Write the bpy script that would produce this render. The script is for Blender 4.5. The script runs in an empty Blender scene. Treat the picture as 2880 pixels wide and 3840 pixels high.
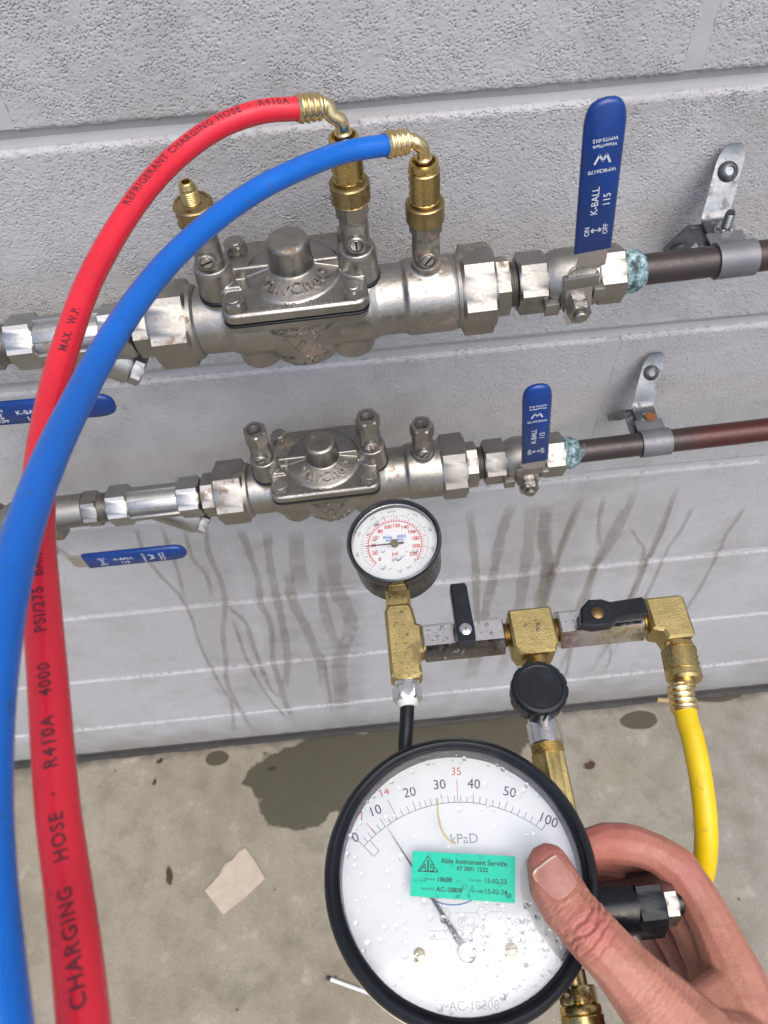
import bpy, bmesh, math, random
import numpy as np
from mathutils import Vector, Matrix, noise as mnoise
from mathutils.bvhtree import BVHTree

scene = bpy.context.scene
COL = scene.collection
R = math.radians
random.seed(7)
rng = np.random.default_rng(11)

# ------------------------------------------------------------------ camera
cam = bpy.data.cameras.new('camera')
cam_ob = bpy.data.objects.new('camera', cam)
COL.objects.link(cam_ob)
RT = Vector((0.9951, -0.0918, -0.0370)); UP = Vector((0.0971, 0.8326, 0.5453)); FW = Vector((0.0193, 0.5462, -0.8374))
m3 = Matrix((RT, UP, -FW)).transposed()
cam_ob.matrix_world = Matrix.Translation((0, -0.444, 1.3855)) @ m3.to_4x4()
cam.sensor_fit = 'VERTICAL'; cam.sensor_height = 36.0; cam.sensor_width = 27.0
cam.lens = 36.0 * 2886 / 3840
cam.clip_start = 0.01; cam.clip_end = 200
cam.dof.use_dof = True
cam.dof.focus_distance = 0.415
cam.dof.aperture_fstop = 19.0
scene.camera = cam_ob

# ------------------------------------------------------------------ daylight: open shade under a bright overcast sky
SUN_EL, SUN_AZ = 62.0, 160.0         # azimuth in degrees, clockwise from +y
w = bpy.data.worlds.new('World'); scene.world = w; w.use_nodes = True
nt = w.node_tree; nt.nodes.clear()
sky = nt.nodes.new('ShaderNodeTexSky'); sky.sky_type = 'NISHITA'; sky.sun_disc = False
sky.sun_elevation = R(SUN_EL); sky.sun_rotation = R(SUN_AZ)
sky.air_density = 1.0; sky.dust_density = 4.0; sky.ozone_density = 1.0
hs = nt.nodes.new('ShaderNodeHueSaturation'); hs.inputs['Saturation'].default_value = 1.15
bg = nt.nodes.new('ShaderNodeBackground'); bg.inputs['Strength'].default_value = 0.135
ow = nt.nodes.new('ShaderNodeOutputWorld')
nt.links.new(sky.outputs[0], hs.inputs['Color']); nt.links.new(hs.outputs[0], bg.inputs[0]); nt.links.new(bg.outputs[0], ow.inputs[0])
sun = bpy.data.lights.new('sun', 'SUN'); sun.energy = 1.3; sun.angle = R(62); sun.color = (1.0, 0.985, 0.97)
sun_ob = bpy.data.objects.new('sun', sun); COL.objects.link(sun_ob)
sd = Vector((math.sin(R(SUN_AZ)) * math.cos(R(SUN_EL)), math.cos(R(SUN_AZ)) * math.cos(R(SUN_EL)), math.sin(R(SUN_EL))))
sun_ob.rotation_euler = (-sd).to_track_quat('-Z', 'Y').to_euler()
scene.view_settings.view_transform = 'Standard'; scene.view_settings.look = 'None'
scene.view_settings.exposure = 0.70; scene.view_settings.gamma = 1.0; scene.view_settings.use_curve_mapping = False
scene.render.engine = 'CYCLES'
scene.cycles.max_bounces = 8; scene.cycles.transparent_max_bounces = 12
scene.cycles.use_denoising = True

# ------------------------------------------------------------------ materials
MATS = {}
class NT:
    def __init__(self, name):
        self.m = bpy.data.materials.new(name); self.m.use_nodes = True
        self.t = self.m.node_tree; self.t.nodes.clear()
        self.out = self.t.nodes.new('ShaderNodeOutputMaterial')
        self.geo = None
    def n(self, typ, **kw):
        nd = self.t.nodes.new('ShaderNode' + typ)
        for k, v in kw.items():
            if k.startswith('_'): setattr(nd, k[1:], v)
            else: self.put(nd, k, v)
        return nd
    def put(self, nd, key, v):
        key = key.replace('__', ' ')
        try: s = nd.inputs[int(key[1:])] if key[0] == 'i' and key[1:].isdigit() else nd.inputs[key]
        except KeyError: s = [x for x in nd.inputs if x.name.lower() == key.lower()][0]
        if hasattr(v, 'is_output') or isinstance(v, bpy.types.NodeSocket): self.t.links.new(v, s)
        else: s.default_value = v if not (isinstance(v, tuple) and len(v) == 3 and s.type == 'RGBA') else (*v, 1)
    def pos(self):
        if not self.geo: self.geo = self.t.nodes.new('ShaderNodeNewGeometry')
        return self.geo.outputs['Position']
    def noise(self, scale, detail=3, rough=.55, vec=None, dist=0):
        return self.n('TexNoise', Vector=vec or self.pos(), Scale=scale, Detail=detail, Roughness=rough, Distortion=dist).outputs['Fac']
    def ramp(self, fac, stops, interp='LINEAR'):
        nd = self.n('ValToRGB', Fac=fac); cr = nd.color_ramp; cr.interpolation = interp
        while len(cr.elements) < len(stops): cr.elements.new(.5)
        for e, (p, c) in zip(cr.elements, stops):
            e.position = p; e.color = (*c, 1) if isinstance(c, tuple) else (c, c, c, 1)
        return nd.outputs['Color']
    def mix(self, fac, a, b, mode='MIX'):
        nd = self.n('Mix', _data_type='RGBA', _blend_type=mode)
        for s, v in ((nd.inputs[0], fac), (nd.inputs[6], a), (nd.inputs[7], b)):
            if isinstance(v, bpy.types.NodeSocket): self.t.links.new(v, s)
            elif isinstance(v, tuple): s.default_value = (*v, 1)
            else: s.default_value = v
        return nd.outputs[2]
    def math(self, op, a, b=None, c=None, clamp=False):
        nd = self.n('Math', _operation=op, _use_clamp=clamp)
        for i, v in enumerate((a, b, c)):
            if v is None: continue
            if isinstance(v, bpy.types.NodeSocket): self.t.links.new(v, nd.inputs[i])
            else: nd.inputs[i].default_value = v
        return nd.outputs[0]
    def bump(self, h, strength=.3, dist=.001, normal=None):
        nd = self.n('Bump', Height=h, Strength=strength, Distance=dist)
        if normal is not None: self.put(nd, 'Normal', normal)
        return nd.outputs[0]
    def bsdf(self, **kw):
        nd = self.n('BsdfPrincipled')
        for k, v in kw.items(): self.put(nd, k, v)
        return nd.outputs[0]
    def done(self, sh):
        self.t.links.new(sh, self.out.inputs['Surface']); MATS[self.m.name] = self.m; return self.m

def metal(name, c1, c2, rough, scale=60, spots=None, spot_at=.62, grain=.08, metallic=1.0, spot_scale=140):
    t = NT(name)
    n1 = t.noise(scale, 4); n2 = t.noise(scale * 9, 3); n3 = t.noise(spot_scale, 5, .65)
    col = t.mix(t.ramp(n1, [(.32, 0.), (.7, 1.)]), c1, c2)
    ro = t.ramp(n2, [(.25, max(.03, rough - .09)), (.8, rough + .14)])
    met = metallic
    if spots:
        big = t.noise(22, 3)
        sp = t.ramp(t.math('MULTIPLY_ADD', big, .55, t.math('MULTIPLY', n3, .62)), [(spot_at - .03, 0.), (spot_at + .05, 1.)])
        col = t.mix(t.math('MULTIPLY', sp, .8), col, spots)
        ro = t.mix(sp, ro, (.62, .62, .62)); met = t.math('MULTIPLY_ADD', sp, -.7 * metallic, metallic)
    nrm = t.bump(t.math('ADD', n2, t.math('MULTIPLY', t.noise(scale * 30, 2), .5)), grain, .0004)
    return t.done(t.bsdf(**{'Base Color': col, 'Roughness': ro, 'Metallic': met, 'Normal': nrm}))

def plain(name, c, rough, c2=None, scale=80, grain=.05, metallic=0., coat=0., dirt=None, dirt_at=.6, dirt_scale=60, spec=.5):
    t = NT(name)
    n1 = t.noise(scale, 4)
    col = t.mix(t.ramp(n1, [(.35, 0.), (.7, 1.)]), c, c2 or tuple(x * .85 for x in c))
    ro = t.ramp(t.noise(scale * 5, 3), [(.3, max(.03, rough - .08)), (.75, min(1, rough + .1))])
    if dirt:
        d = t.ramp(t.noise(dirt_scale, 6, .7), [(dirt_at - .02, 0.), (dirt_at + .08, 1.)])
        col = t.mix(t.math('MULTIPLY', d, .75), col, dirt); ro = t.mix(d, ro, (.8, .8, .8))
    nrm = t.bump(t.noise(scale * 14, 3), grain, .0004)
    kw = {'Base Color': col, 'Roughness': ro, 'Metallic': metallic, 'Normal': nrm, 'Specular IOR Level': spec}
    if coat: kw['Coat Weight'] = coat; kw['Coat Roughness'] = .1
    return t.done(t.bsdf(**kw))

RUST = (.20, .125, .06)
metal('cast_nickel', (.40, .385, .36), (.28, .27, .245), .37, 45, RUST, .70, .35)
metal('nickel_plate', (.355, .34, .315), (.295, .285, .26), .42, 60, RUST, .685, .2)
metal('steel_bright', (.66, .65, .64), (.55, .54, .53), .2, 70, RUST, .72, .05)
metal('brass_old', (.24, .165, .075), (.15, .10, .05), .4, 90, (.06, .04, .02), .66, .2)
metal('strainer_steel', (.44, .44, .435), (.35, .35, .34), .42, 60, RUST, .72, .2)
metal('brass', (.60, .46, .20), (.50, .375, .155), .27, 70, (.2, .13, .05), .72, .08)
metal('brass_forged', (.54, .43, .19), (.40, .31, .13), .40, 110, (.14, .10, .045), .665, .5)
metal('brass_dull', (.40, .305, .15), (.31, .23, .11), .34, 90, (.10, .065, .03), .66, .15)
metal('brass_bright', (.78, .61, .33), (.68, .51, .25), .22, 60, None)
metal('dark_chrome', (.16, .165, .175), (.10, .105, .115), .16, 60, None)
metal('chrome', (.72, .73, .76), (.66, .67, .70), .16, 50, (.12, .07, .05), .8, .03)
metal('bar_steel', (.74, .74, .76), (.66, .655, .665), .2, 35, (.16, .09, .06), .76, .02)
metal('raw_steel', (.34, .31, .295), (.25, .225, .21), .42, 120, (.14, .07, .04), .71, .3)
metal('zinc', (.21, .225, .24), (.14, .15, .16), .38, 60, (.16, .14, .13), .68, .15)
metal('painted_clip', (.16, .165, .175), (.12, .125, .135), .42, 60, None, metallic=.3)
plain('rubber', (.006, .007, .010), .36, (.011, .013, .017), 70, .2, spec=.32)
plain('black_plastic', (.006, .007, .010), .34, (.012, .015, .020), 55, .15, dirt=(.035, .042, .052), dirt_at=.66, dirt_scale=120, spec=.3)
plain('black_enamel', (.005, .006, .008), .25, (.010, .012, .015), 60, .08, spec=.35)
plain('white_plastic', (.62, .65, .62), .45)
plain('vinyl_blue', (.002, .036, .20), .32, (.003, .026, .14), 45, .12, dirt=(.035, .04, .06), dirt_at=.63, dirt_scale=90)
plain('hose_red', (.60, .016, .034), .30, (.50, .012, .027), 20, .2, dirt=(.26, .014, .02), dirt_at=.62, dirt_scale=110)
plain('hose_blue', (.0, .105, .46), .29, (.0, .088, .38), 20, .2, dirt=(.02, .06, .17), dirt_at=.62, dirt_scale=110)
plain('hose_yellow', (.66, .46, .002), .42, (.56, .385, .002), 40, .18, dirt=(.30, .21, .02), dirt_at=.64, dirt_scale=150)
plain('ink', (.085, .010, .018), .7)
plain('ink_black', (.02, .02, .024), .6)
plain('ink_red', (.75, .05, .04), .6)
plain('ink_blue', (.01, .16, .62), .6)
plain('ink_white', (.62, .64, .66), .6, (.42, .44, .48), 300)
plain('ink_grey', (.30, .32, .36), .6)
plain('ink_pale', (.46, .48, .53), .6)
plain('dial_white', (.86, .88, .90), .5, (.84, .86, .88))
plain('sticker_green', (.0, .46, .30), .34, (.0, .43, .28), 60, .04)
plain('needle_grey', (.03, .03, .035), .4)
plain('cardboard', (.42, .36, .285), .85, (.36, .30, .235), 60, .3, dirt=(.28, .15, .09), dirt_at=.66, dirt_scale=45)
plain('dead_leaf', (.035, .018, .010), .75, (.06, .03, .015), 200, .4)
plain('dry_leaf', (.42, .31, .17), .7, (.36, .25, .12), 200, .3)
plain('straw', (.50, .40, .16), .5)
plain('white_stick', (.75, .76, .78), .4)
plain('sealant', (.010, .009, .009), .6, (.024, .021, .018), 120, .5)
plain('stone', (.10, .095, .085), .9, (.05, .045, .04), 300, .4)

def make_pipe_mat():
    t = NT('aged_copper')
    sx = t.n('SeparateXYZ', Vector=t.pos()).outputs['X']
    n1 = t.noise(55, 4); n2 = t.noise(160, 5, .65); n3 = t.noise(400, 3)
    dark = t.mix(n1, (.026, .023, .024), (.055, .040, .038))
    red = t.mix(n2, (.085, .022, .018), (.045, .014, .012))
    side = t.ramp(t.math('MULTIPLY_ADD', sx, 8., t.math('MULTIPLY_ADD', n1, .4, -1.86)), [(.35, 0.), (.6, 1.)])
    col = t.mix(side, dark, red)
    v = t.ramp(t.math('ADD', t.math('MULTIPLY_ADD', sx, -14., 2.62), t.math('MULTIPLY', n2, .9)), [(.62, 0.), (.75, 1.)])
    col = t.mix(t.math('MULTIPLY', v, .75), col, (.16, .27, .285))
    v2 = t.ramp(n2, [(.66, 0.), (.74, .55)])
    col = t.mix(v2, col, (.07, .11, .14))
    ro = t.ramp(n3, [(.3, .28), (.75, .5)])
    t.done(t.bsdf(**{'Base Color': col, 'Roughness': t.mix(v, ro, (.8, .8, .8)), 'Metallic': t.math('MULTIPLY_ADD', v, -.3, .3), 'Normal': t.bump(n2, .25, .0006)}))
    t = NT('verdigris')
    n1 = t.noise(220, 5, .7); n2 = t.noise(500, 3)
    col = t.ramp(n1, [(.36, (.05, .042, .04)), (.45, (.085, .15, .165)), (.56, (.23, .36, .385)), (.7, (.60, .67, .67))])
    t.done(t.bsdf(**{'Base Color': col, 'Roughness': .75, 'Normal': t.bump(t.math('ADD', n1, n2), .8, .002)}))
make_pipe_mat()

def make_wall_mat():
    t = NT('wall_paint')
    n0 = t.noise(3.2, 4, .6); n1 = t.noise(28, 5, .65); n2 = t.noise(420, 4, .6); n3 = t.noise(1300, 2)
    col = t.mix(t.ramp(n0, [(.3, 0.), (.7, 1.)]), (.43, .435, .445), (.38, .38, .385))
    sx = t.n('SeparateXYZ', Vector=t.pos())
    chalk = t.ramp(t.math('MULTIPLY', n1, t.noise(9, 4)), [(.33, 0.), (.46, .35)])
    col = t.mix(chalk, col, (.48, .485, .49))
    grime = t.ramp(t.noise(5, 5, .7), [(.50, 0.), (.74, .55)])
    col = t.mix(grime, col, (.20, .185, .165))
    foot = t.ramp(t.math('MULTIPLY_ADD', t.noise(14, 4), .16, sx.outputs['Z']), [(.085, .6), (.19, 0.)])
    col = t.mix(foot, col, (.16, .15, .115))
    nrm = t.bump(t.math('ADD', n2, t.math('MULTIPLY', n3, .35)), .16, .0010)
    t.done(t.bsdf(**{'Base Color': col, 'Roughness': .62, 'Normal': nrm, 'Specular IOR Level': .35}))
    t = NT('mortar_paint')
    n1 = t.noise(60, 4); n2 = t.noise(700, 3)
    col = t.mix(n1, (.41, .412, .42), (.36, .36, .362))
    t.done(t.bsdf(**{'Base Color': col, 'Roughness': .6, 'Normal': t.bump(n2, .18, .001)}))
    # thin film of water running down the wall: tints what lies behind it, a little gloss
    t = NT('water_film')
    at = t.n('Attribute', _attribute_name='wet').outputs['Fac']
    wob = t.math('MULTIPLY', at, t.ramp(t.noise(20, 3), [(.25, .65), (.7, 1.)]))
    tr = t.n('BsdfTransparent', Color=t.mix(wob, (1., 1., 1.), (.81, .79, .76))).outputs[0]
    gl = t.n('BsdfGlossy', Color=(.9, .9, .9, 1.), Roughness=.35).outputs[0]
    mx = t.n('MixShader', i0=t.math('MULTIPLY', wob, .03), i1=tr, i2=gl).outputs[0]
    t.done(mx)
make_wall_mat()

def make_ground_mat():
    t = NT('concrete_floor')
    p = t.pos(); s = t.n('SeparateXYZ', Vector=p)
    n0 = t.noise(4.5, 5, .6); n1 = t.noise(17, 6, .68); n2 = t.noise(60, 5, .7); n3 = t.noise(500, 3, .6)
    col = t.ramp(n0, [(.25, (.205, .178, .128)), (.5, (.282, .252, .190)), (.75, (.325, .303, .252))])
    # greyer towards the right of the slab
    col = t.mix(t.ramp(t.math('MULTIPLY_ADD', s.outputs['X'], .8, t.math('MULTIPLY_ADD', n0, .6, .1)), [(.45, 0.), (.95, .75)]), col, (.245, .235, .212))
    col = t.mix(t.ramp(n1, [(.48, 0.), (.70, .7)]), col, (.135, .122, .088))
    col = t.mix(t.ramp(n3, [(.40, .55), (.60, 0.)]), col, (.13, .118, .09))
    col = t.mix(t.ramp(t.noise(240, 4, .6), [(.60, 0.), (.70, .45)]), col, (.40, .38, .33))
    col = t.mix(t.ramp(n1, [(.28, .5), (.42, 0.)]), col, (.42, .40, .345))
    col = t.mix(t.ramp(n2, [(.60, 0.), (.70, .4)]), col, (.12, .11, .09))
    sp = t.ramp(t.n('TexVoronoi', Vector=p, Scale=17., Randomness=1.).outputs['Distance'], [(.03, .8), (.05, 0.)])
    col = t.mix(sp, col, (.05, .042, .03))
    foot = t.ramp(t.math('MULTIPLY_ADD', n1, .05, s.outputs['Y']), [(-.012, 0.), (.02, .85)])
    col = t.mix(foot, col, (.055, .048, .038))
    # wet patches where the test water ran off the wall
    wob = t.math('MULTIPLY_ADD', t.noise(30, 4), .9, t.math('MULTIPLY_ADD', t.noise(9, 3), 1.3, -1.1))
    wet = None
    for cx, cy, rx, ry in ((-.11, -.075, .15, .075), (.06, -.055, .20, .06), (-.17, -.12, .07, .05), (-.315, -.03, .022, .014), (.45, -.04, .035, .017), (.60, -.012, .05, .01), (-.10, -.225, .02, .02), (.23, -.035, .07, .03)):
        a = t.math('POWER', t.math('DIVIDE', t.math('ADD', s.outputs['X'], -cx), rx), 2.)
        b = t.math('POWER', t.math('DIVIDE', t.math('ADD', s.outputs['Y'], -cy), ry), 2.)
        d = t.math('SUBTRACT', 1.0, t.math('ADD', a, b))
        wet = d if wet is None else t.math('MAXIMUM', wet, d)
    wet = t.ramp(t.math('ADD', wet, wob), [(.04, 0.), (.13, 1.)])
    col = t.mix(t.math('MULTIPLY', wet, .94), col, t.mix(n0, (.040, .037, .020), (.065, .060, .037)))
    ro = t.mix(wet, t.ramp(n2, [(.3, .72), (.7, .9)]), (.26, .26, .26))
    h = t.math('ADD', t.math('MULTIPLY', n2, .6), t.math('MULTIPLY', n3, .4))
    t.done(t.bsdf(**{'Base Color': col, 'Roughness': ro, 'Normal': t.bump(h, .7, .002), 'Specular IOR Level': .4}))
make_ground_mat()

def make_skin():
    t = NT('skin')
    n0 = t.noise(48, 3, .6); n1 = t.noise(170, 4, .6); n2 = t.noise(900, 3, .6); n4 = t.noise(420, 4, .6)
    col = t.ramp(n0, [(.3, (.30, .130, .084)), (.5, (.39, .178, .122)), (.72, (.41, .16, .122))])
    col = t.mix(t.ramp(n1, [(.48, 0.), (.72, .5)]), col, (.27, .095, .075))
    col = t.mix(t.ramp(t.noise(26, 3), [(.52, 0.), (.7, .4)]), col, (.33, .14, .125))
    col = t.mix(t.ramp(n4, [(.60, 0.), (.75, .5)]), col, (.22, .075, .05))
    at = t.n('Attribute', _attribute_name='rosy').outputs['Fac']
    col = t.mix(t.math('MULTIPLY', at, .65), col, (.42, .12, .105))
    vor = t.n('TexVoronoi', _feature='DISTANCE_TO_EDGE', Vector=t.pos(), Scale=750.).outputs['Distance']
    h = t.math('ADD', t.math('MULTIPLY', n4, .8), t.math('ADD', t.math('MULTIPLY', n2, .5), t.math('MULTIPLY', t.math('MINIMUM', vor, .25), 1.2)))
    t.done(t.bsdf(**{'Base Color': col, 'Roughness': t.ramp(n1, [(.3, .42), (.7, .58)]), 'Subsurface Weight': .22, 'Subsurface Radius': (.9, .3, .18),
                     'Subsurface Scale': .0028, 'Normal': t.bump(h, .30, .0009), 'Specular IOR Level': .40}))
    t = NT('nail')
    n1 = t.noise(160, 3)
    col = t.ramp(n1, [(.3, (.40, .185, .15)), (.7, (.48, .25, .205))])
    t.done(t.bsdf(**{'Base Color': col, 'Roughness': .33, 'Subsurface Weight': .2, 'Subsurface Radius': (.8, .3, .2), 'Subsurface Scale': .0015}))
    t = NT('nail_edge'); t.done(t.bsdf(**{'Base Color': (.58, .46, .36), 'Roughness': .4}))
make_skin()

def make_glass():
    t = NT('clear_glass')
    fr = t.n('Fresnel', IOR=1.5).outputs[0]
    tr = t.n('BsdfTransparent', Color=(.97, .98, .98, 1.)).outputs[0]
    gl = t.n('BsdfGlossy', Color=(1., 1., 1., 1.), Roughness=.06).outputs[0]
    fac = t.math('MULTIPLY_ADD', fr, 1.3, .02, clamp=True)
    t.done(t.n('MixShader', i0=fac, i1=tr, i2=gl).outputs[0])
    t = NT('metal_drop')
    gl = t.n('BsdfGlossy', Color=(1., 1., 1., 1.), Roughness=.03).outputs[0]
    tr = t.n('BsdfTransparent', Color=(.96, .97, .98, 1.)).outputs[0]
    t.done(t.n('MixShader', i0=t.math('MULTIPLY_ADD', t.n('Fresnel', IOR=1.33).outputs[0], 1.2, .06, clamp=True), i1=tr, i2=gl).outputs[0])
    t = NT('water_drop')
    gs = t.n('BsdfGlass', Color=(1., 1., 1., 1.), Roughness=.0, IOR=1.33).outputs[0]
    tr = t.n('BsdfTransparent', Color=(.93, .95, .96, 1.)).outputs[0]
    t.done(t.n('MixShader', i0=.8, i1=tr, i2=gs).outputs[0])
make_glass()

# ------------------------------------------------------------------ geometry helpers (millimetres in, metres out)
MM = .001
def rot_to(d):                               # matrix turning +Z onto d
    return Vector(d).normalized().to_track_quat('Z', 'Y').to_matrix().to_4x4()
AX = Matrix.Rotation(R(90), 4, 'Y')          # lathe axis z -> +x
AY = Matrix.Rotation(R(-90), 4, 'X')         # lathe axis z -> +y
AYN = Matrix.Rotation(R(90), 4, 'X')         # lathe axis z -> -y
def T(x, y, z): return Matrix.Translation((x, y, z))

class MB:
    def __init__(self): self.v = []; self.f = []
    def add(self, vs, fs, M=None):
        o = len(self.v)
        self.v += [tuple((M @ Vector(p)) if M is not None else p) for p in vs]
        self.f += [tuple(i + o for i in f) for f in fs]
        return self
    def lathe(self, prof, M=None, seg=40, rot=0., knurl=None, poly=False, ends='cap'):
        """prof: (t, r) along +z; poly: the radii are across-flats / 2 of a regular seg-gon"""
        vs, fs, rings = [], [], []
        k = 1 / math.cos(math.pi / seg) if poly else 1
        for j, (t, r) in enumerate(prof):
            if r <= 1e-6:
                rings.append([len(vs)]); vs.append((0, 0, t)); continue
            ring = []
            for i in range(seg):
                a = rot + 2 * math.pi * i / seg
                rr = r * k
                if knurl and knurl[0] <= j <= knurl[1] and (i + j) % 2: rr -= knurl[2]
                ring.append(len(vs)); vs.append((rr * math.cos(a), rr * math.sin(a), t))
            rings.append(ring)
        for a, b in zip(rings, rings[1:] + ([rings[0]] if ends == 'loop' else [])):
            if len(a) == 1 and len(b) == 1: continue
            for i in range(seg):
                n = (i + 1) % seg
                if len(a) == 1: fs.append((a[0], b[n], b[i]))
                elif len(b) == 1: fs.append((a[i], a[n], b[0]))
                else: fs.append((a[i], a[n], b[n], b[i]))
        for ring, flip in ((rings[0], True), (rings[-1], False)):
            if ends == 'cap' and len(ring) > 1: fs.append(tuple(reversed(ring)) if flip else tuple(ring))
        return self.add(vs, fs, M)
    def cyl(self, t0, t1, r, M=None, seg=40, ch=.4):
        return self.lathe([(t0, 0), (t0, r - ch), (t0 + ch, r), (t1 - ch, r), (t1, r - ch), (t1, 0)], M, seg)
    def hexa(self, t0, t1, af, M=None, rot=0., ch=.8, hole=0.):
        """hexagonal prism along +z, one flat facing angle rot"""
        r = af / 2; ro = rot + math.pi / 6
        p = [(t0, 0), (t0, r * .92), (t0 + ch, r), (t1 - ch, r), (t1, r * .92)]
        if hole: p += [(t1, hole), (t1 - 6, hole * .95), (t1 - 6, 0)]
        else: p += [(t1, 0)]
        return self.lathe(p, M, 6, ro, poly=True)
    def hexnut(self, t0, t1, af, M=None, rot=0., cone=1.2, hole=0.):
        """hexagon with turned (rounded) corner chamfers, 48 samples round"""
        seg = 48; vs = []; fs = []
        rin = af / 2
        def ring(t, inset, rmax):
            k = len(vs)
            for i in range(seg):
                a = 2 * math.pi * i / seg
                d = (a + math.pi / 6) % (math.pi / 3) - math.pi / 6
                rr = min((rin - inset) / math.cos(d), rmax)
                vs.append((rr * math.cos(a + rot), rr * math.sin(a + rot), t))
            return list(range(k, k + seg))
        rc = rin / math.cos(math.pi / 6)
        rings = [ring(t0, 0, rin * .98), ring(t0 + cone, 0, rc), ring(t1 - cone, 0, rc), ring(t1, 0, rin * .98)]
        if hole: rings += [ring(t1, 0, hole), ring(t1 - min(8, (t1 - t0) * .8), 0, hole * .97)]
        for a, b in zip(rings, rings[1:]):
            for i in range(seg): fs.append((a[i], a[(i + 1) % seg], b[(i + 1) % seg], b[i]))
        fs.append(tuple(reversed(rings[0]))); fs.append(tuple(rings[-1]))
        return self.add(vs, fs, M)
    def box(self, c, s, M=None, bev=.6, taper=None):
        bm = bmesh.new(); bmesh.ops.create_cube(bm, size=1)
        for v in bm.verts:
            x, y, z = v.co
            v.co = (c[0] + x * s[0], c[1] + y * s[1], c[2] + z * s[2])
            if taper: taper(v.co)
        if bev: bmesh.ops.bevel(bm, geom=bm.edges[:], offset=bev, segments=2, affect='EDGES', profile=.5)
        self.bm(bm, M); return self
    def bm(self, bm, M=None):
        bm.verts.index_update()
        self.add([tuple(v.co) for v in bm.verts], [tuple(v.index for v in f.verts) for f in bm.faces], M); bm.free(); return self
    def prism(self, outline, z0, z1, ch=.6, M=None):
        """extruded 2D outline (counter-clockwise) with chamfered rims"""
        n = len(outline); P = [Vector(p) for p in outline]
        def inset(d):
            out = []
            for i in range(n):
                a, b, c = P[i - 1], P[i], P[(i + 1) % n]
                e1 = (b - a).normalized(); e2 = (c - b).normalized()
                n1 = Vector((-e1.y, e1.x)); n2 = Vector((-e2.y, e2.x))
                m = (n1 + n2); m = m.normalized() * (d / max(.4, m.normalized().dot(n1)))
                out.append(b + m)
            return out
        rings = [(z0, inset(ch)), (z0 + ch, P), (z1 - ch, P), (z1, inset(ch))] if ch else [(z0, P), (z1, P)]
        vs = [(p.x, p.y, z) for z, r in rings for p in r]; fs = []
        for k in range(len(rings) - 1):
            for i in range(n): fs.append((k * n + i, k * n + (i + 1) % n, (k + 1) * n + (i + 1) % n, (k + 1) * n + i))
        fs.append(tuple(reversed(range(n)))); fs.append(tuple(range((len(rings) - 1) * n, len(rings) * n)))
        return self.add(vs, fs, M)
    def tube(self, path, rad, seg=16, ref=(0, 0, 1), cap=True, ell=1.0):
        vs, fs = [], []; n = len(path); P = [Vector(p) for p in path]
        for i, p in enumerate(P):
            t = (P[min(i + 1, n - 1)] - P[max(i - 1, 0)]).normalized()
            a = Vector(ref) - t * t.dot(Vector(ref)); a.normalize(); b = t.cross(a)
            r = rad[i] if hasattr(rad, '__len__') else rad
            for k in range(seg):
                an = 2 * math.pi * k / seg; vs.append(tuple(p + (a * math.cos(an) * ell + b * math.sin(an)) * r))
        for i in range(n - 1):
            for k in range(seg): fs.append((i * seg + k, i * seg + (k + 1) % seg, (i + 1) * seg + (k + 1) % seg, (i + 1) * seg + k))
        if cap: fs.append(tuple(reversed(range(seg)))); fs.append(tuple(range((n - 1) * seg, n * seg)))
        return self.add(vs, fs)
    def mesh(self, name, scale=MM, sharp=32):
        me = bpy.data.meshes.new(name)
        me.from_pydata([(x * scale, y * scale, z * scale) for x, y, z in self.v], [], self.f)
        bm = bmesh.new(); bm.from_mesh(me)
        bmesh.ops.remove_doubles(bm, verts=bm.verts, dist=1e-7)
        bmesh.ops.recalc_face_normals(bm, faces=bm.faces)
        bm.to_mesh(me); bm.free()
        smooth(me, sharp); return me

def smooth(me, sharp=32):
    me.polygons.foreach_set('use_smooth', [True] * len(me.polygons))
    if sharp: me.set_sharp_from_angle(angle=R(sharp))
    me.update()

def thing(name, label, cat, M, group=None):
    o = bpy.data.objects.new(name, None); COL.objects.link(o); o.empty_display_size = .01
    o.matrix_world = M; o['label'] = label; o['category'] = cat
    if group: o['group'] = group
    return o
def tag(o, label=None, cat=None, group=None, kind=None):
    for k, v in (('label', label), ('category', cat), ('group', group), ('kind', kind)):
        if v: o[k] = v
    return o
def put(name, me, mat, parent=None, M=None, label=None):
    o = bpy.data.objects.new(name, me); COL.objects.link(o)
    if mat and not me.materials: me.materials.append(MATS[mat])
    if parent: o.parent = parent
    if M is not None: o.matrix_local = M
    if label: o['label'] = label
    return o
def part(name, mb, mat, parent, sharp=32, M=None, label=None):
    return put(name, mb.mesh(name, MM, sharp), mat, parent, M, label)
def hard_copy(o, parent=None):
    c = o.copy(); COL.objects.link(c); c.parent = parent
    for ch in o.children:
        hard_copy(ch, c)
    return c

def remesh(mb, voxel, iters=2, scale=MM, factor=.5):
    """melt overlapping solids into one cast skin"""
    me = bpy.data.meshes.new('cast'); me.from_pydata([(x * scale, y * scale, z * scale) for x, y, z in mb.v], [], mb.f)
    bm = bmesh.new(); bm.from_mesh(me); bmesh.ops.recalc_face_normals(bm, faces=bm.faces); bm.to_mesh(me); bm.free()
    o = bpy.data.objects.new('cast_tmp', me); COL.objects.link(o)
    md = o.modifiers.new('r', 'REMESH'); md.mode = 'VOXEL'; md.voxel_size = voxel * scale
    if iters: s = o.modifiers.new('s', 'SMOOTH'); s.iterations = iters; s.factor = factor
    dg = bpy.context.evaluated_depsgraph_get()
    out = bpy.data.meshes.new_from_object(o.evaluated_get(dg))
    bpy.data.objects.remove(o); bpy.data.meshes.remove(me)
    out.materials.clear()
    out.polygons.foreach_set('use_smooth', [True] * len(out.polygons)); out.update()
    return out

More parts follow.
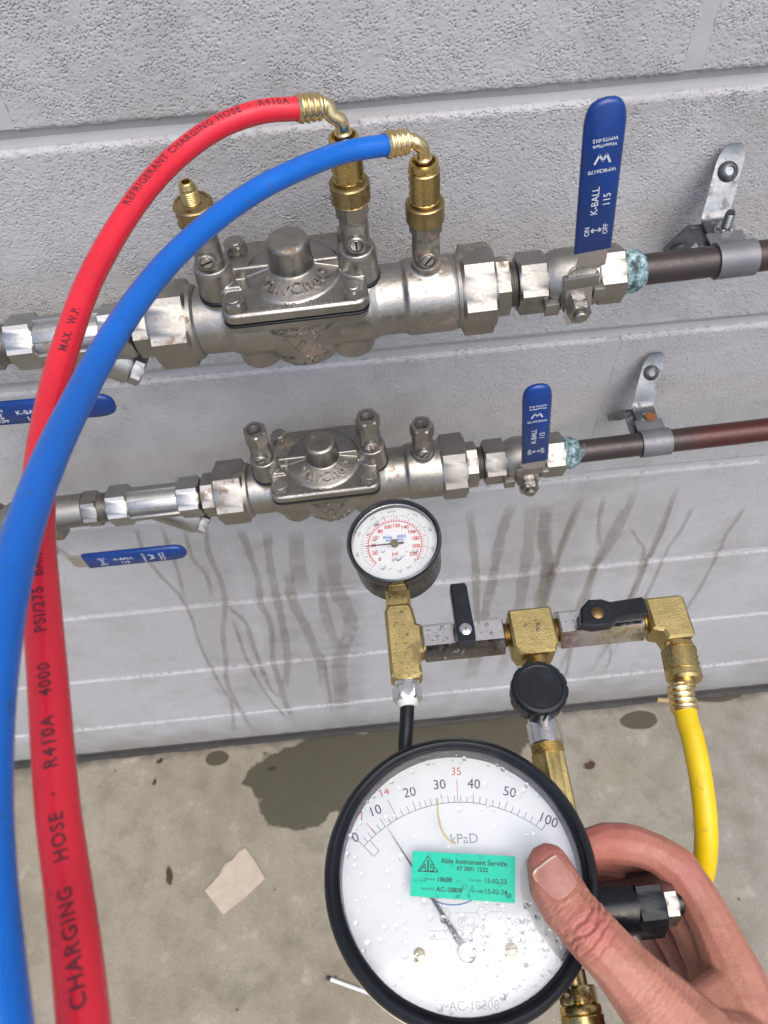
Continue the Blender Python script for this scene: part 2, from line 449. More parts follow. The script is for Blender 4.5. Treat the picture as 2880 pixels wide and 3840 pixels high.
def text_geo(body, size, align='CENTER', extrude=.0, bold=0., spacing=1.0, valign='CENTER'):
    """flat or raised lettering as (verts, faces), millimetres"""
    cu = bpy.data.curves.new('t', 'FONT'); cu.body = body; cu.size = size; cu.align_x = align; cu.align_y = valign
    cu.extrude = extrude; cu.offset = bold; cu.space_character = spacing; cu.resolution_u = 3; cu.fill_mode = 'BOTH' if extrude else 'FRONT'
    o = bpy.data.objects.new('t', cu); COL.objects.link(o)
    dg = bpy.context.evaluated_depsgraph_get(); me = bpy.data.meshes.new_from_object(o.evaluated_get(dg))
    vs = [tuple(v.co) for v in me.vertices]; fs = [tuple(p.vertices) for p in me.polygons]
    bpy.data.objects.remove(o); bpy.data.curves.remove(cu); bpy.data.meshes.remove(me)
    return vs, fs
def letters(mb, body, size, M=None, fn=None, **kw):
    vs, fs = text_geo(body, size, **kw)
    if fn: vs, fs = finer(vs, fs, size * .14)
    if fn: vs = [fn(*p) for p in vs]
    mb.add(vs, fs, M); return mb
def finer(vs, fs, edge):
    """split long edges so that lettering can follow a curved skin"""
    bm = bmesh.new(); bv = [bm.verts.new(v) for v in vs]
    for f in fs:
        try: bm.faces.new([bv[i] for i in f])
        except ValueError: pass
    bmesh.ops.triangulate(bm, faces=bm.faces)
    for _ in range(4):
        lg = [e for e in bm.edges if e.calc_length() > edge]
        if not lg: break
        bmesh.ops.subdivide_edges(bm, edges=lg, cuts=1); bmesh.ops.triangulate(bm, faces=[f for f in bm.faces if len(f.verts) > 3])
    bm.verts.index_update(); out = [tuple(v.co) for v in bm.verts], [tuple(v.index for v in f.verts) for f in bm.faces]
    bm.free(); return out
def rawmesh(mb, name, scale=MM):
    me = bpy.data.meshes.new(name); me.from_pydata([(x * scale, y * scale, z * scale) for x, y, z in mb.v], [], mb.f); me.update(); return me
def strokes(mb, pts, wd, z0, z1, M=None, closed=False):
    """flat ribbon of width wd through 2D points, z0..z1 thick"""
    for a, b in zip(pts, pts[1:] + ([pts[0]] if closed else [])):
        a = Vector(a); b = Vector(b); d = (b - a).normalized(); n = Vector((-d.y, d.x)) * wd / 2; e = d * wd * .3
        q = [a - e - n, b + e - n, b + e + n, a - e + n]
        vs = [(p.x, p.y, z) for z in (z0, z1) for p in q]
        mb.add(vs, [(3, 2, 1, 0), (4, 5, 6, 7), (0, 1, 5, 4), (1, 2, 6, 5), (2, 3, 7, 6), (3, 0, 4, 7)], M)
    return mb
def spline(P, n=8):
    """Catmull-Rom through points"""
    P = [Vector(p) for p in P]; Q = [2 * P[0] - P[1]] + P + [2 * P[-1] - P[-2]]; out = []
    for i in range(1, len(Q) - 2):
        for k in range(n):
            t = k / n; a, b, c, d = Q[i - 1], Q[i], Q[i + 1], Q[i + 2]
            out.append(.5 * ((2 * b) + (c - a) * t + (2 * a - 5 * b + 4 * c - d) * t * t + (3 * b - a - 3 * c + d) * t ** 3))
    out.append(P[-1]); return out

# ------------------------------------------------------------------ the setting: slab, block wall, sealant joint
def build_ground():
    g = bpy.data.meshes.new('ground')
    g.from_pydata([(-40, -60, 0), (40, -60, 0), (40, .05, 0), (-40, .05, 0)], [], [(0, 1, 2, 3)])
    tag(put('ground', g, 'concrete_floor'), kind='structure')
    mb = MB(); n = 260; vs = []; fs = []
    for i in range(n + 1):
        x = -2.2 + 4.4 * i / n
        a = mnoise.noise((x * 9, 0, 3)); b = mnoise.noise((x * 26, 5, 1)); c = mnoise.noise((x * 5, 2, 8))
        wd = .0115 + .003 * a + .0025 * b; h = .005 + .0025 * c
        for y, z in ((.004, -.002), (.003, h + .004), (-.004, h + .003), (-wd * .6, h * .8), (-wd, .0015), (-wd - .001, -.002)): vs.append((x, y, z))
    for i in range(n):
        for k in range(5): fs.append((i * 6 + k, (i + 1) * 6 + k, (i + 1) * 6 + k + 1, i * 6 + k + 1))
    mb.add(vs, fs); me = mb.mesh('sealant_strip', 1.0)
    tag(put('sealant_strip', me, 'sealant'), kind='structure')
build_ground()

def band_noise(nx, nz, cell, lo, hi):
    """noise with wavelengths between lo and hi millimetres on an nx by nz grid"""
    f = np.fft.fft2(rng.standard_normal((nz, nx)))
    k = np.hypot(*np.meshgrid(np.fft.fftfreq(nx, cell), np.fft.fftfreq(nz, cell)))
    f[(k < 1 / hi) | (k > 1 / lo)] = 0
    o = np.real(np.fft.ifft2(f)); return o / o.std()
def sstep(a, b, x): t = np.clip((x - a) / (b - a), 0, 1); return t * t * (3 - 2 * t)

def block_mesh(name):
    cell = .5; nx, nz = int(390 / cell) + 1, int(190 / cell) + 1
    X, Z = np.meshgrid(np.linspace(-195, 195, nx), np.linspace(-95, 95, nz))
    pits = band_noise(nx, nz, cell, 1.1, 3.2); pits2 = band_noise(nx, nz, cell, 3, 8); big = band_noise(nx, nz, cell, 25, 120); mid = band_noise(nx, nz, cell, 6, 25)
    dens = .55 + .25 * big
    h = -1.35 * sstep(1.25, 2.1, pits + .3 * big + .3 * mid) - 1.0 * sstep(1.7, 2.7, pits2) + .05 * mid + .05 * pits + .05 * pits2 + .12 * big
    ez = 95 - np.abs(Z) + .25 * mid + .1 * pits2; ex = 195 - np.abs(X) + .3 * mid
    r = 4.2; t = np.clip(1 - ez / r, 0, 1.3); h -= r * (1 - np.sqrt(np.clip(1 - np.minimum(t, 1) ** 2, 0, 1))) * .95
    t = np.clip(1 - ex / 1.6, 0, 1); h -= .7 * t * t
    smoothz = sstep(0, 5, ez); h = h * 1.0
    V = np.stack([X, -h, Z], -1).reshape(-1, 3) * MM
    idx = np.arange(nx * nz).reshape(nz, nx)
    F = np.stack([idx[:-1, :-1], idx[:-1, 1:], idx[1:, 1:], idx[1:, :-1]], -1).reshape(-1, 4)
    me = bpy.data.meshes.new(name)
    # a plain body behind the face
    b0 = len(V); c = [(-.195, .004, -.095), (.195, .004, -.095), (.195, .004, .095), (-.195, .004, .095), (-.195, .12, -.095), (.195, .12, -.095), (.195, .12, .095), (-.195, .12, .095)]
    V = np.vstack([V, np.array(c)])
    Fl = F.tolist() + [[b0 + i for i in q] for q in ((0, 1, 5, 4), (1, 2, 6, 5), (2, 3, 7, 6), (3, 0, 4, 7), (7, 6, 5, 4))]
    me.vertices.add(len(V)); me.vertices.foreach_set('co', V.astype(np.float32).ravel())
    nl = len(Fl) * 4; me.loops.add(nl); me.loops.foreach_set('vertex_index', np.array(Fl, dtype=np.int32).ravel())
    me.polygons.add(len(Fl)); me.polygons.foreach_set('loop_start', np.arange(0, nl, 4, dtype=np.int32))
    me.polygons.foreach_set('use_smooth', [True] * (len(Fl) - 5) + [False] * 5)
    me.update(calc_edges=True); me.materials.append(MATS['wall_paint']); return me

WALL = thing('block_wall', 'grey painted concrete block wall behind both pipe runs', 'wall', Matrix())
def build_wall():
    kinds = [block_mesh('block') for _ in range(2)]
    mo = MB(); up = MB(); k = 0
    for c in range(-6, 7):
        zc = 1.235 - .2 * c; x0 = .213 if c % 2 == 0 else .013
        for i in range(-5, 5):
            xc = x0 + .4 * i + .2
            if abs(xc) > 1.75: continue
            o = put('block', kinds[k % 2], None, WALL)
            flip = R(180) if (k // 2) % 2 else 0
            o.matrix_local = Matrix.Translation((xc + random.uniform(-.0015, .0015), random.uniform(-.0005, .0005), zc)) @ Matrix.Rotation(flip + random.uniform(-.0012, .0012), 4, 'Y')
            k += 1
            # upright joint, filled nearly flush
            xp = (xc + .2) * 1000; up.box((xp, 5.15, zc * 1000), (12.5, 10, 184), bev=0)
        # ironed bed joint below the course: a shallow hollow
        zb = (zc - .1) * 1000; n = 60; vs = []; fs = []
        prof = [(-13, 3.4), (-7.2, 2.3), (-4.6, 3.3), (0, 4.8), (4.6, 3.3), (7.2, 2.3), (13, 3.4)]
        for j in range(n + 1):
            x = -1950 + 3900 * j / n
            wob = mnoise.noise((x * .012, c * 3.1, 0)) * .9
            for dz, y in prof: vs.append((x, y + wob * .4, zb + dz + wob))
        for j in range(n):
            for q in range(len(prof) - 1): fs.append((j * 7 + q, (j + 1) * 7 + q, (j + 1) * 7 + q + 1, j * 7 + q + 1))
        mo.add(vs, fs)
    mo.box((0, 75, 1130), (3900, 110, 2580), bev=0)
    part('mortar', mo, 'mortar_paint', WALL); part('upright_joints', up, 'wall_paint', WALL)['kind'] = 'stuff'
build_wall()

STREAKS = [([(-0.241, 0.72), (-0.247, 0.674), (-0.245, 0.626), (-0.237, 0.576), (-0.236, 0.545), (-0.237, 0.501), (-0.245, 0.431), (-0.249, 0.349), (-0.25, 0.239), (-0.25, 0.194), (-0.277, 0.03)], 0.0042),
           ([(-0.215, 0.719), (-0.219, 0.669), (-0.223, 0.621), (-0.234, 0.55)], 0.0038),
           ([(-0.193, 0.712), (-0.2, 0.652), (-0.194, 0.611), (-0.2, 0.548)], 0.0047),
           ([(-0.172, 0.708), (-0.18, 0.657), (-0.181, 0.594), (-0.188, 0.534), (-0.208, 0.453), (-0.224, 0.357), (-0.238, 0.285), (-0.243, 0.183), (-0.243, 0.03)], 0.0058),
           ([(-0.187, 0.529), (-0.174, 0.481), (-0.175, 0.439), (-0.178, 0.374), (-0.18, 0.285), (-0.178, 0.218), (-0.163, 0.177)], 0.0052),
           ([(-0.188, 0.49), (-0.191, 0.424), (-0.194, 0.364), (-0.193, 0.273), (-0.185, 0.156), (-0.171, 0.072)], 0.0045),
           ([(-0.137, 0.701), (-0.137, 0.657), (-0.138, 0.589), (-0.146, 0.525), (-0.143, 0.491), (-0.145, 0.444), (-0.159, 0.34), (-0.162, 0.264), (-0.166, 0.178), (-0.166, 0.059)], 0.007),
           ([(-0.11, 0.692), (-0.117, 0.636), (-0.123, 0.557), (-0.126, 0.487), (-0.131, 0.415), (-0.139, 0.335), (-0.161, 0.213)], 0.0087),
           ([(-0.08, 0.687), (-0.088, 0.612), (-0.091, 0.545)], 0.0153),
           ([(-0.1, 0.601), (-0.106, 0.527), (-0.1, 0.458), (-0.096, 0.38), (-0.093, 0.3), (-0.101, 0.213)], 0.0111),
           ([(-0.062, 0.593), (-0.069, 0.508), (-0.067, 0.425), (-0.062, 0.358)], 0.0103),
           ([(-0.041, 0.679), (-0.05, 0.556), (-0.041, 0.49), (-0.04, 0.431), (-0.057, 0.356), (-0.069, 0.278), (-0.073, 0.196), (-0.083, 0.064)], 0.0175),
           ([(-0.085, 0.35), (-0.09, 0.244), (-0.097, 0.069)], 0.0053),
           ([(0.19, 0.684), (0.196, 0.624), (0.206, 0.58), (0.213, 0.54), (0.22, 0.436)], 0.0123),
           ([(0.226, 0.678), (0.223, 0.635), (0.222, 0.577), (0.224, 0.493), (0.226, 0.434)], 0.0053),
           ([(0.252, 0.673), (0.263, 0.612), (0.273, 0.581)], 0.0041),
           ([(0.28, 0.668), (0.277, 0.615), (0.274, 0.574), (0.274, 0.528), (0.277, 0.481), (0.281, 0.435)], 0.0075),
           ([(0.335, 0.659), (0.34, 0.597), (0.338, 0.544), (0.342, 0.499), (0.34, 0.448)], 0.0049),
           ([(0.36, 0.654), (0.362, 0.609), (0.358, 0.567), (0.359, 0.543)], 0.004),
           ([(0.299, 0.621), (0.314, 0.592), (0.33, 0.556)], 0.0025),
           ([(0.424, 0.643), (0.424, 0.613), (0.423, 0.579), (0.429, 0.533)], 0.0037),
           ([(0.288, 0.274), (0.296, 0.185), (0.299, 0.14)], 0.0049),
           ([(0.35, 0.269), (0.361, 0.21), (0.362, 0.148)], 0.0039),
           ([(0.152, 0.696), (0.146, 0.625), (0.146, 0.53), (0.143, 0.445)], 0.0104),
           ([(0.175, 0.692), (0.183, 0.581), (0.185, 0.522)], 0.0129),
           ([(0.191, 0.689), (0.2, 0.605), (0.212, 0.558), (0.216, 0.464)], 0.0147),
           ([(0.227, 0.696), (0.222, 0.584), (0.221, 0.476)], 0.0086),
           ([(0.252, 0.696), (0.258, 0.64)], 0.0055),
           ([(0.284, 0.7), (0.285, 0.615), (0.274, 0.516)], 0.0079),
           ([(0.331, 0.7), (0.338, 0.589), (0.343, 0.463)], 0.0065),
           ([(0.107, 0.695), (0.119, 0.593), (0.128, 0.483)], 0.0084)]
STREAKS += [([(-.10, .71), (-.09, .5), (-.10, .25), (-.11, .02)], .11), ([(-.03, .70), (-.05, .45), (-.08, .02)], .05), ([(.19, .70), (.20, .5), (.215, .3)], .10), ([(.30, .70), (.31, .5)], .07), ([(-.19, .70), (-.21, .4), (-.24, .02)], .06)]
def build_streaks():
    joints = [1.135 - .2 * k for k in range(6)]
    for pts, wd in STREAKS:
        if pts[0][0] > .1 and .3 < pts[-1][1] < .56 and wd < .04:      # the right-hand runs thin out further down the wall
            x, z = pts[-1]; e = x - pts[-2][0]; pts = pts + [(x + .4 * e + .004, z - .12), (x + .3 * e, z - .24 - .1 * random.random())]
        P = spline([(x, 0, z) for x, z in pts], 10); wd = max(wd, .004); dens = .38 if wd > .04 else 1.0
        vs, fs, wet = [], [], []; n = len(P); L = 0
        for i, p in enumerate(P):
            t = (P[min(i + 1, n - 1)] - P[max(i - 1, 0)]).normalized(); s = Vector((t.z, 0, -t.x))
            s = Vector((1, 0, 0))
            w = wd * .5 * (1 + .35 * mnoise.noise((p.x * 40, p.z * 45, wd * 900)))
            w *= 1.08 * (1 + .25 * (i / n))
            jd = min(abs(p.z - j) for j in joints)
            y = -.0013 if jd > .008 else (-.0013 + .0035 * math.sqrt(1 - min(1, jd / .008)))
            fade = min(1, (i + 1) / 4, (n - i) / 7)
            for q, a in ((-1.12, 0), (-.88, .8 * dens), (-.35, .9 * dens), (.35, .9 * dens), (.88, .8 * dens), (1.12, 0)):
                vs.append((p.x + s.x * w * q, y, p.z + s.z * w * q)); wet.append(a * fade)
        for i in range(n - 1):
            for q in range(5): fs.append((i * 6 + q, i * 6 + q + 1, (i + 1) * 6 + q + 1, (i + 1) * 6 + q))
        me = bpy.data.meshes.new('water_streak'); me.from_pydata(vs, [], fs)
        at = me.attributes.new('wet', 'FLOAT', 'POINT'); at.data.foreach_set('value', wet)
        me.polygons.foreach_set('use_smooth', [True] * len(fs)); me.update()
        put('water_streak', me, 'water_film', WALL)
build_streaks()

# ------------------------------------------------------------------ the two pipe runs (local mm: x along the pipe, y to the wall, z up)
def HX(el):                                   # lathe angle (axis on +x) of a flat that faces the open side at elevation el
    e = R(el); return math.atan2(-math.cos(e), -math.sin(e))
M_UP = T(-.030, -.070, 1.0525) @ Matrix.Rotation(R(-1.8), 4, 'Y')
M_LO = T(-.031, -.070, .8672) @ Matrix.Rotation(R(-2.0), 4, 'Y')
FACE = Matrix.Rotation(R(90), 4, 'X')         # text plane that faces -y

def rrect(w, d, r, n=5, cx=0, cy=0):
    out = []
    for sx, sy, a0 in ((1, 1, 0), (-1, 1, 90), (-1, -1, 180), (1, -1, 270)):
        for k in range(n + 1):
            a = R(a0 + 90 * k / n); out.append((cx + sx * (w / 2 - r) + r * math.cos(a), cy + sy * (d / 2 - r) + r * math.sin(a)))
    return out

BOWL = [(-34, 0), (-34, 8), (-33, 13), (-30, 18.5), (-26, 23), (-20, 26.5), (-12, 28.6), (16, 29.4), (16, 0)]
def bowl_r(z):
    for (z0, r0), (z1, r1) in zip(BOWL[1:-1], BOWL[2:-1]):
        if z0 <= z <= z1: return r0 + (r1 - r0) * (z - z0) / max(1e-6, z1 - z0)
    return 29.4 if z > 16 else 8

def valve_meshes():
    b = MB()
    b.lathe([(-66, 0), (-66, 20.5), (-46, 20.8), (-40, 23.8), (43, 23.8), (48, 21.6), (64, 21.6), (66.5, 23.6), (94, 23.6), (97.5, 22.4), (97.5, 0)], AX, 64)
    b.lathe(BOWL, None, 56)
    b.prism(rrect(84, 64, 8), 14.5, 20.6, .8)
    b.lathe([(-6, 0), (-6, 7), (2, 12), (20, 12.2), (20, 0)], T(-46, 0, 0), 32)
    b.lathe([(-6, 0), (-6, 7), (2, 12), (20, 12.2), (20, 0)], T(39, 0, 0), 32)
    b.lathe([(15, 0), (15, 10.2), (23, 9.2), (27, 8.8), (27, 0)], T(79.5, 0, 0), 32)
    b.lathe([(-29, 0), (-29, 14), (0, 14), (0, 0)], T(-30, -4, 0), 24)
    b.lathe([(-29, 0), (-29, 14), (0, 14), (0, 0)], T(30, -4, 0), 24)
    body = remesh(b, .8, 3)
    c = MB()
    c.prism(rrect(85, 66, 7), 22.2, 30, 1.4)
    c.lathe([(22.2, 0), (22.2, 28.5), (30.3, 28.5), (31, 27.8), (35.6, 13), (35.6, 0)], None, 56)
    c.lathe([(28, 0), (28, 13.2), (37, 12.9), (51, 12.4), (52.6, 11.6), (53.4, 9.8), (53.4, 0)], None, 48)
    for x in (-46, 39):
        c.lathe([(22.2, 0), (22.2, 12), (40, 11.2), (42.5, 10.6), (43, 9.5), (43, 0)], T(x, 0, 0), 36)
    c.prism([(-44, -1.6), (-10, -1.6), (-10, 1.6), (-44, 1.6)], 29, 37.5, .8, None)
    c.prism([(10, -1.6), (38, -1.6), (38, 1.6), (10, 1.6)], 29, 37.5, .8, None)
    c.prism([(-41, -11), (-31, -11), (-31, -4), (-41, -5)], 29, 32, .9, None)
    cover = remesh(c, .55, 2, factor=.4)
    return body, cover
BODY_ME, COVER_ME = valve_meshes()

def bowl_fn(u, v, w, z):
    zz = z + v; r = bowl_r(zz) + .15 + w * .8
    return (r * math.sin(u / 29.4), -r * math.cos(u / 29.4), zz)

def cock_mesh_parts(parent, x, z0, rod, name='test_cock'):
    """small slotted ball cock: shank, round body, screw boss on the front, hexagon mouth"""
    a = MB()
    a.lathe([(z0, 0), (z0, 7.2), (z0 + 3, 7.2), (z0 + 4, 8.2), (z0 + 17, 8.2), (z0 + 18, 7.7), (z0 + 18.6, 7.7), (z0 + 19, 8.1), (z0 + 20, 8.1), (z0 + 20, 0)], T(x, 0, 0), 40)
    a.lathe([(0, 0), (0, 5.6), (10.6, 5.3), (11.4, 4.6), (11.4, 3.9), (10.2, 3.8), (10.2, 0)], T(x, 0, z0 + 8.5) @ AYN, 28)
    a.hexnut(z0 + 20, z0 + 33, 16.2, T(x, 0, 0), rod, 1.0, 5.4)
    cock = part(name, a, 'nickel_plate', parent)
    s = MB(); s.cyl(8.0, 11.0, 3.5, T(x, 0, z0 + 8.5) @ AYN, 24, .3)
    sc = part('screw', s, 'steel_bright', cock)
    sl = MB(); ang = rod * 2.3; sl.box((0, 0, 11.05), (6.2, 1.0, .35), T(x, 0, z0 + 8.5) @ AYN @ Matrix.Rotation(ang, 4, 'Z'), 0)
    part('slot', sl, 'black_enamel', cock)
    th = MB(); p = []
    for k in range(10): p += [(z0 + 33.05 - k * .9, 5.3 if k % 2 else 4.8)]
    p += [(z0 + 24, 3.0), (z0 + 24, 0)]
    th.lathe(p, T(x, 0, 0), 28, ends='open'); part('thread', th, 'nickel_plate', cock)
    return cock

def backflow(M, label, serial, dr, cap_mat):
    o = thing('backflow_preventer', label, 'valve', M, 'backflow preventers on the wall pipes')
    put('body', BODY_ME, 'cast_nickel', o)
    cov = put('cover', COVER_ME, 'cast_nickel', o)
    g = MB(); g.prism(rrect(85.6, 66.6, 7.2), 20.5, 22.3, .3)
    for x in (-46, 39): g.cyl(19.6, 22.4, 12.6, T(x, 0, 0), 36, .5)
    part('gasket', g, 'rubber', o)
    for sx in (-34.5, 34.5):
        for sy in (-25.5, 25.5):
            bt = MB(); bt.hexnut(30, 36.2, 12.4, T(sx, sy, 0), R(12 + sx * .4 + sy), 1.1); bt.cyl(36, 36.9, 4.3, T(sx, sy, 0), 24, .4)
            part('bolt', bt, 'cast_nickel', o)
    # raised lettering on the cover
    def dome(u, v, w_):
        Rr = 20.6; ph = u / Rr + .1; r = Rr - v
        zz = 31.9 + (27.8 - r) / 14.8 * 4.6
        return (r * math.sin(ph), -r * math.cos(ph), zz + w_)
    for txt, sz, M_, fn, ex in (('ValvCheQ', 10.2, None, dome, 1.1), ('SerialNo  ' + serial, 5.4, T(1, -29.0, 30), None, .6), ('03', 4.2, T(-20, 28.5, 30), None, .25), ('MON', 4.2, T(15, 28.5, 30) @ Matrix.Rotation(math.pi, 4, 'Z'), None, .25)):
        t = MB(); letters(t, txt, sz, M_, fn, extrude=ex, bold=.1 if fn else 0, spacing=1.13)
        put('lettering', rawmesh(t, 'cover_lettering'), 'cast_nickel', cov)
    for body_, size, z in (('BACKFLOW PREVENTER', 4.1, 10.5), ('AS/NZS2845.1  Lic.1324', 3.7, 6.0), ('D N   15-20-25', 4.9, -14.5), ('PN 16', 3.6, -20.5)):
        t = MB(); letters(t, body_, size, None, lambda u, v, w_, z=z: bowl_fn(u, v, w_, z), extrude=.7, bold=.06, spacing=1.1)
        put('lettering', rawmesh(t, 'body_lettering'), 'cast_nickel', o)
    lg = MB(); strokes(lg, [(-11, 4.5), (-5, -4), (0, 3.4), (5, -4), (11, 4.5)], 1.3, 0, .6); strokes(lg, [(-4.6, -4.4), (-3.4, -6), (-2.2, -4.4)], .9, 0, .6); strokes(lg, [(2.2, -4.4), (3.4, -6), (4.6, -4.4)], .9, 0, .6)
    strokes(lg, [(-7, -8.2), (13, -7.6)], .9, 0, .6); strokes(lg, [(9, -6.0), (13.4, -7.6), (17, -7.8)], .9, 0, .6)
    t = MB(); t.add([bowl_fn(x, y, z, -2.5) for x, y, z in lg.v], lg.f)
    put('emblem', rawmesh(t, 'emblem'), 'cast_nickel', o)
    # unions
    n = MB(); n.hexnut(-92, -67, 47, AX, HX(47), 1.8); n.lathe([(-68, 0), (-68, 23.5), (-65, 23), (-63.5, 21.5), (-63.5, 0)], AX, 48)
    part('union_nut', n, 'nickel_plate', o)
    n = MB(); n.lathe([(97.0 + dr, 0), (97.0 + dr, 22.6), (99.6 + dr, 23.2), (99.6 + dr, 0)], AX, 48); n.hexnut(99.2 + dr, 120.5 + dr, 48, AX, HX(43), 1.8)
    part('union_nut', n, 'nickel_plate', o)
    tl = MB(); tl.hexnut(-103.5, -91.5, 32, AX, HX(50), .8)
    if serial.startswith('3'): letters(tl, 'CFB', 5.2, Matrix.Rotation(R(-40), 4, 'X') @ T(-97.5, 0, 16.1) @ Matrix.Rotation(R(-90), 4, 'Z'), extrude=.3)
    part('union_tail', tl, 'nickel_plate', o)
    tl = MB(); tl.hexnut(120.2 + dr, 130 + dr, 33, AX, HX(60), .8)
    p = [(129.5 + dr, 0), (129.5 + dr, 14)]
    for k in range(4): p += [(130.2 + dr + k * 1.3, 13.8), (130.8 + dr + k * 1.3, 12.9)]
    tl.lathe(p + [(136 + dr, 0)], AX, 36)
    part('union_tail', tl, 'nickel_plate', o)
    cock_mesh_parts(o, -46, 42.5, R(8)); cock_mesh_parts(o, 39, 42.5, R(40)); cock_mesh_parts(o, 79.5, 26, R(22))
    return o
backflow(M_UP, 'upper backflow preventer with brass hose adapters on its test cocks', '309128', 0, None)
backflow(M_LO, 'lower backflow preventer with three open bare test cocks', '210009', -6.5, None)

def ball_valve(M, label, turn, lean=0.):
    """lever ball valve centred on the stem; turn: lever angle about the stem (0 = upright)"""
    o = thing('ball_valve', label, 'valve', M, 'blue lever ball valves on the pipes')
    b = MB()
    b.hexnut(-33, -15, 33, AX, HX(45), 1.4)
    b.lathe([(-17, 0), (-17, 15), (-13, 16.5), (-8, 18.6), (8, 18.6), (14, 17), (17, 16), (17, 0)], AX, 48)
    b.lathe([(10, 0), (10, 17.6), (15, 17.6), (16, 16.6), (16, 0)], AX, 48)
    b.hexnut(15.5, 33, 32, AX, HX(52), 1.4)
    b.lathe([(10, 0), (10, 11), (20, 9.6), (24, 9), (24, 0)], AYN, 28)
    b.box((-14, -19.5, -4), (9, 6, 9), None, .8); b.box((13.5, -19.5, 5), (7, 6, 8), None, .8)
    part('body', b, 'nickel_plate', o)
    H = Matrix.Rotation(R(turn), 4, 'Y') @ Matrix.Rotation(R(lean), 4, 'Y')
    path = [(-26, -12, 13), (-26, -6, 15.5), (-26, 18, 15.5), (-27, 25, 15.5), (-31, 33, 15.5), (-38, 41, 16), (-43, 46, 16), (-44.5, 52, 16), (-44.5, 62, 16)]
    vs, fs = [], []
    for i, (y, z, wd) in enumerate(path):
        a = path[max(i - 1, 0)]; c = path[min(i + 1, len(path) - 1)]; ty, tz = c[0] - a[0], c[1] - a[1]; l = math.hypot(ty, tz); ny, nz = -tz / l * 1.1, ty / l * 1.1
        vs += [(-wd / 2, y + ny, z + nz), (wd / 2, y + ny, z + nz), (wd / 2, y - ny, z - nz), (-wd / 2, y - ny, z - nz)]
    for i in range(len(path) - 1):
        for k in range(4): fs.append((i * 4 + k, i * 4 + (k + 1) % 4, (i + 1) * 4 + (k + 1) % 4, (i + 1) * 4 + k))
    fs += [(3, 2, 1, 0), tuple(len(vs) - 4 + k for k in range(4))]
    lv = MB(); lv.add(vs, fs, H)
    lever = part('lever', lv, 'steel_bright', o, 40)
    bd = MB(); bd.box((0, -28.3, 22.5), (21, 4.6, 8.5), H @ T(0, 0, 0), .9); part('locking_band', bd, 'nickel_plate', lever)
    nb = MB(); nb.hexnut(27, 33, 13, AYN @ Matrix.Rotation(.3, 4, 'Z'), .2, .9); nb.cyl(33, 36.4, 3.9, AYN, 24, .7); part('nut', nb, 'nickel_plate', o)
    # vinyl sleeve with printed face
    out = []
    W = 9.6
    for x, z in ((-W, 57), (W, 57), (W, 128)): out.append((x, z))
    for k in range(1, 10):
        a = math.pi * k / 10; out.append((W * .98 * math.copysign(abs(math.cos(a)) ** .75, math.cos(a)), 128 + 12 * math.sin(a) ** .8))
    out.append((-W, 128))
    sl = MB(); sl.prism(out, 42.2, 47.0, 1.5, H @ FACE)
    slv = part('sleeve', sl, 'vinyl_blue', lever, 60)
    pr = MB(); F = H @ FACE @ T(0, 0, 47.05); V90 = Matrix.Rotation(R(90), 4, 'Z'); V180 = Matrix.Rotation(math.pi, 4, 'Z')
    for txt, sz, x, z, rot in (('K-BALL', 5.0, -1.6, 89, V90), ('115', 5.0, 4.2, 89, V90), ('ON', 3.6, -4.4, 71.5, V90), ('OFF', 3.6, 5.0, 71.5, V90),
                               ('WMTS-012', 2.5, .4, 121.5, V180), ('WaterMark', 2.4, .4, 118.6, V180), ('WMK26170', 2.7, .2, 105.6, V180)):
        letters(pr, txt, sz, F @ T(x, z, 0) @ rot, bold=.05)
    strokes(pr, [(-2.6, 71.5), (3.0, 71.5)], .5, -.02, 0, F); strokes(pr, [(-1.2, 72.6), (-2.7, 71.5), (-1.2, 70.4)], .5, -.02, 0, F); strokes(pr, [(1.6, 72.6), (3.1, 71.5), (1.6, 70.4)], .5, -.02, 0, F)
    strokes(pr, [(3.6, 109.6), (1.7, 114), (.2, 110.6), (-1.6, 114), (-3.6, 109.6)], 1.0, -.02, 0, F)
    put('lettering', rawmesh(pr, 'lever_print'), 'ink_white', slv)
    return o
ball_valve(M_UP @ T(.168, 0, 0), 'ball valve with upright blue lever beside the upper preventer', 0, -4.5)
ball_valve(M_LO @ T(.1615, 0, 0), 'ball valve with upright blue lever beside the lower preventer', 0, -4)
ball_valve(M_UP @ T(-.258, -.003, -.008), 'ball valve with level blue lever at the upper strainer', 92.5, 0)
ball_valve(M_LO @ T(-.262, .004, -.014), 'ball valve with level blue lever at the lower strainer', 91.5, 0)

